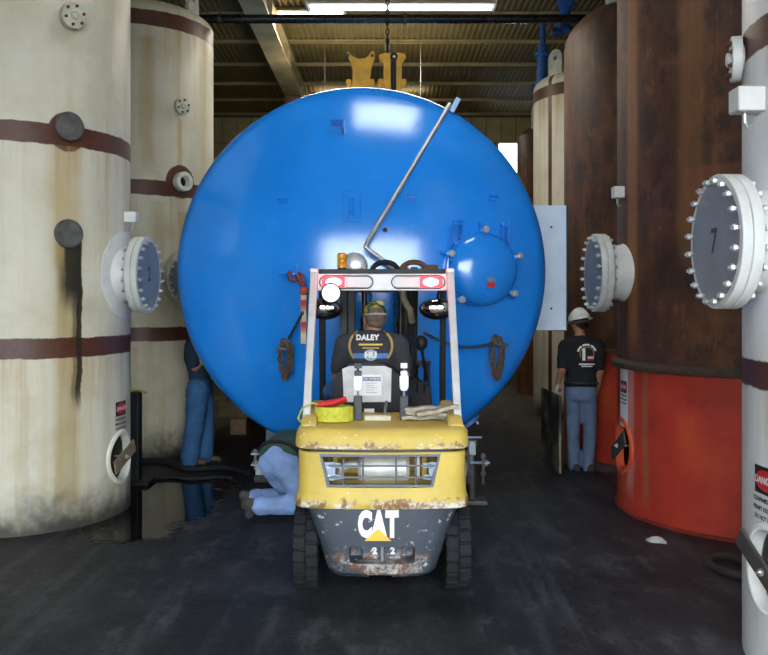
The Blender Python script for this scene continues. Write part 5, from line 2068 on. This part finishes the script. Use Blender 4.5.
# timber cribbing and clutter under and behind the blue tank
def timber(c, s, rz, lab, grp):
    bm = B(); box(bm, (0, 0, s[2] / 2), s, .008, seg=1)
    o = obj('timber_block', bm, M_wood)
    o.location = c; o.rotation_euler = (0, 0, rz)
    tag(o, lab, 'timber', grp)
k0 = 0
for j, z in enumerate((0, .22, .44)):
    for i in range(2):
        lay = ('bottom', 'middle', 'top')[j]
        if j % 2 == 0:
            timber((-2.0 + .5 * i, 12.2, z), (.22, 1.1, .22), 0, '%s %s squared timber of the crib stack behind the blue tank' % (('left', 'right')[i], lay), 'crib timbers behind the blue tank')
        else:
            timber((-1.75, 11.85 + .7 * i, z), (1.1, .22, .22), 0, '%s middle crosswise timber of the crib stack behind the blue tank' % ('front', 'rear')[i], 'crib timbers behind the blue tank')
timber((-1.05, 11.4, 0), (.9, .2, .2), .15, 'squared timber lying alone under the rear of the blue tank', 'crib timbers behind the blue tank')

# hoses and litter on the floor
bm = B()
pts = [(-2.75 + .12 * k, 9.55 - .05 * k + .12 * sin(k * .9), .03) for k in range(12)]
tube(bm, pts, .03, 8)
tag(obj('hose', bm, M_rubber, None, 50), 'black hose lying on the floor in front of the stained white tank', 'hose')
bm = B()
pts = [(-2.35 + .1 * k, 8.75 + .06 * sin(k * 1.2), .02) for k in range(9)]
tube(bm, pts, .02, 8)
tag(obj('hose', bm, M_rubber, None, 50), 'thin black hose on the wet floor between the two left tanks', 'hose')
bm = B()
tube(bm, [(2.36 + .12 * cos(a), 5.8 + .22 * sin(a), .035 + .012 * sin(2 * a)) for a in [2 * pi * k / 24 for k in range(24)]], .028, 8, closed=True)
tag(obj('hose_ring', bm, P('hose_dark_brown', (.035, .022, .016), .8, 0, .3), None, 50), 'rusty brown hose ring on the floor between red and white tanks', 'hose')
bm = B()
rg = random.Random(4)
n = 12
ctr_ = at(657, 541, 6.53); ctr_.z = 0
vs = [bm.verts.new((ctr_.x, ctr_.y, .035))]
r1 = [bm.verts.new((ctr_.x + .04 * cos(2 * pi * k / n), ctr_.y + .05 * sin(2 * pi * k / n), .02 + .012 * rg.random())) for k in range(n)]
r2 = [bm.verts.new((ctr_.x + .08 * cos(2 * pi * k / n) * rg.uniform(.7, 1.1), ctr_.y + .1 * sin(2 * pi * k / n) * rg.uniform(.7, 1.1), .002)) for k in range(n)]
for k in range(n):
    bm.faces.new((vs[0], r1[k], r1[(k + 1) % n])); bm.faces.new((r1[k], r2[k], r2[(k + 1) % n], r1[(k + 1) % n]))
bm.faces.new(r2[::-1])
tag(obj('rag', bm, P('rag_white', (.5, .5, .48), .9, 0, .2), None, 60), 'small crumpled white rag on the floor by the red tank', 'rag')
# yellow cord end sticking out behind the near left tank
bm = B()
tube(bm, [at(130, 393, 8.3), at(138, 395, 8.28), at(145, 397, 8.25)], .012, 6)
cy_ = at(131, 395, 8.32)
# tall dark locker-like stand between the two left tanks
st = thing('hose_stand', 'dark upright stand with yellow cord between the two left white tanks', 'stand', (at(136, 480, 8.55).x, 8.55, 0))
o_ = V(st.location)
b2 = B(); tube(b2, [(-.1, 0, .93), (.03, -.03, .95), (.12, -.05, .92)], .012, 6); obj('yellow_cord', b2, P('cord_yellow', (.5, .4, .05), .6), st, 50)
bm.free()
bm = B(); box(bm, (-.04, .05, .46), (.14, .14, .92), .01); obj('stand_post', bm, M_black, st)
bm = B(); box(bm, (-.02, .05, .02), (.34, .34, .04), .01); obj('stand_foot', bm, M_black, st)

# ================================================================== roof services
pz = CAMH + 281 / F * 12.3
bm = B(); cyl(bm, (-6.85, 12.3, pz), (6.85, 12.3, pz), .064, seg=24)
pipe = tag(obj('overhead_pipe', bm, P('pipe_gloss_black', (.008, .008, .009), .28, 0, .3), None, 40), 'long black pipe running across under the roof', 'pipe')
for px in (220, 405):
    X = (px - 384) / F * 12.3
    bm = B(); cyl(bm, (X, 12.3, pz), (X, 12.3, CEIL + .02), .012, seg=8)
    lathe(bm, [(.066, -.02), (.078, -.02), (.078, .02), (.066, .02)], 24, frame((X, 12.3, pz), (1, 0, 0)), closed=True)
    obj('pipe_hanger', bm, P('hanger_rusty', (.16, .08, .05), .6, .2), pipe)


def fluorescent(c, L, lab, strength, warm=(1, .93, .78), down=90, up=14):
    t = thing('fluorescent_lamp', lab, 'lamp', c)
    bm = B()
    prism(bm, [(-.15, -.02), (-.05, .06), (.05, .06), (.15, -.02), (.142, -.028), (.048, .045), (-.048, .045), (-.142, -.028)], L, frame((-L / 2, 0, 0), (1, 0, 0), (0, 0, 1)))
    obj('reflector', bm, P('lamp_enamel', (.6, .58, .5), .4, 0, .1), t)
    for sx in (-1, 1):
        bm = B(); box(bm, (sx * (L / 2 + .01), 0, .0), (.03, .3, .1), .006); obj('end_cap', bm, P('lamp_enamel', (.6, .58, .5), .4), t)
        bm = B(); cyl(bm, (sx * L * .35, 0, .05), (sx * L * .35, 0, CEIL - c[2]), .006, seg=6); obj('hanger_wire', bm, M_steel, t)
        bm = B(); cyl(bm, (-L / 2 + .03, sx * .06, -.035), (L / 2 - .03, sx * .06, -.035), .019, seg=12)
        obj('tube', bm, E('fluorescent_tube', warm, strength), t)
    ld = bpy.data.lights.new('lamp_light', 'AREA'); ld.shape = 'RECTANGLE'; ld.size = L; ld.size_y = .3; ld.energy = down; ld.color = warm
    lo = bpy.data.objects.new('lamp_light', ld); COL.objects.link(lo); lo.parent = t; lo.location = (0, 0, -.07)
    lu = bpy.data.lights.new('lamp_uplight', 'AREA'); lu.shape = 'RECTANGLE'; lu.size = L; lu.size_y = .12; lu.energy = up; lu.color = warm
    l2 = bpy.data.objects.new('lamp_uplight', lu); COL.objects.link(l2); l2.parent = t; l2.location = (0, 0, .09); l2.rotation_euler = (pi, 0, 0)


fluorescent((.225, 11.2, CAMH + 295 / F * 11.2), 2.45, 'long fluorescent lamp in front of the black pipe under the roof', 4)
fluorescent((-1.27, 14.0, CAMH + 288.0 / F * 14.0), 1.25, 'dimmer fluorescent lamp just above the black pipe, behind it', 6, up=3)
fluorescent((-.3, 19.5, 6.35), 2.45, 'added fluorescent fill lamp for the far roof, unseen behind the blue tank', 6, down=50, up=12)  # added fixture, out of sight, brightens the far end of the roof
fluorescent((-.2, 15.2, 5.2), 2.45, 'added low hung fill lamp for the roof, unseen behind the blue tank', 6, down=12, up=25)  # another added unseen fixture, mostly throwing light up onto the deck

# blue service pipes dropping from the roof behind the rusty tanks
M_bp = P('service_blue', (.03, .14, .42), .45, 0, .3)
def drop(px0, py0, px1, py1, d, lab):
    a, b_ = at(px0, py0, d), at(px1, py1, d)
    t = thing('service_pipe', lab, 'pipe', (b_.x, d, b_.z))
    bm = B()
    top = V((a.x - b_.x, 0, a.z - b_.z))
    cyl(bm, (0, 0, 0), top, .085, seg=18)
    cyl(bm, top, (top.x, 0, CEIL - b_.z - .005), .05, seg=14)
    obj('pipe_run', bm, M_bp, t, 40)
    for q in (.03, .75):
        bm = B()
        p_ = V((0, 0, 0)).lerp(top, q)
        lathe(bm, [(0, -.03), (.14, -.03), (.14, .03), (0, .03)], 20, frame(p_, top))
        obj('pipe_flange', bm, M_bp, t, 40)
    bm = B()
    box(bm, (-.1, 0, -.03), (.16, .14, .12), .03)
    obj('valve_body', bm, P('valve_dark_blue', (.015, .05, .16), .5), t)
drop(543, 45, 541, 86, 14.6, 'slanting blue service pipe above the striped white tank')
drop(567, -4, 563, 30, 12.9, 'blue service pipe beside the end of the black pipe')
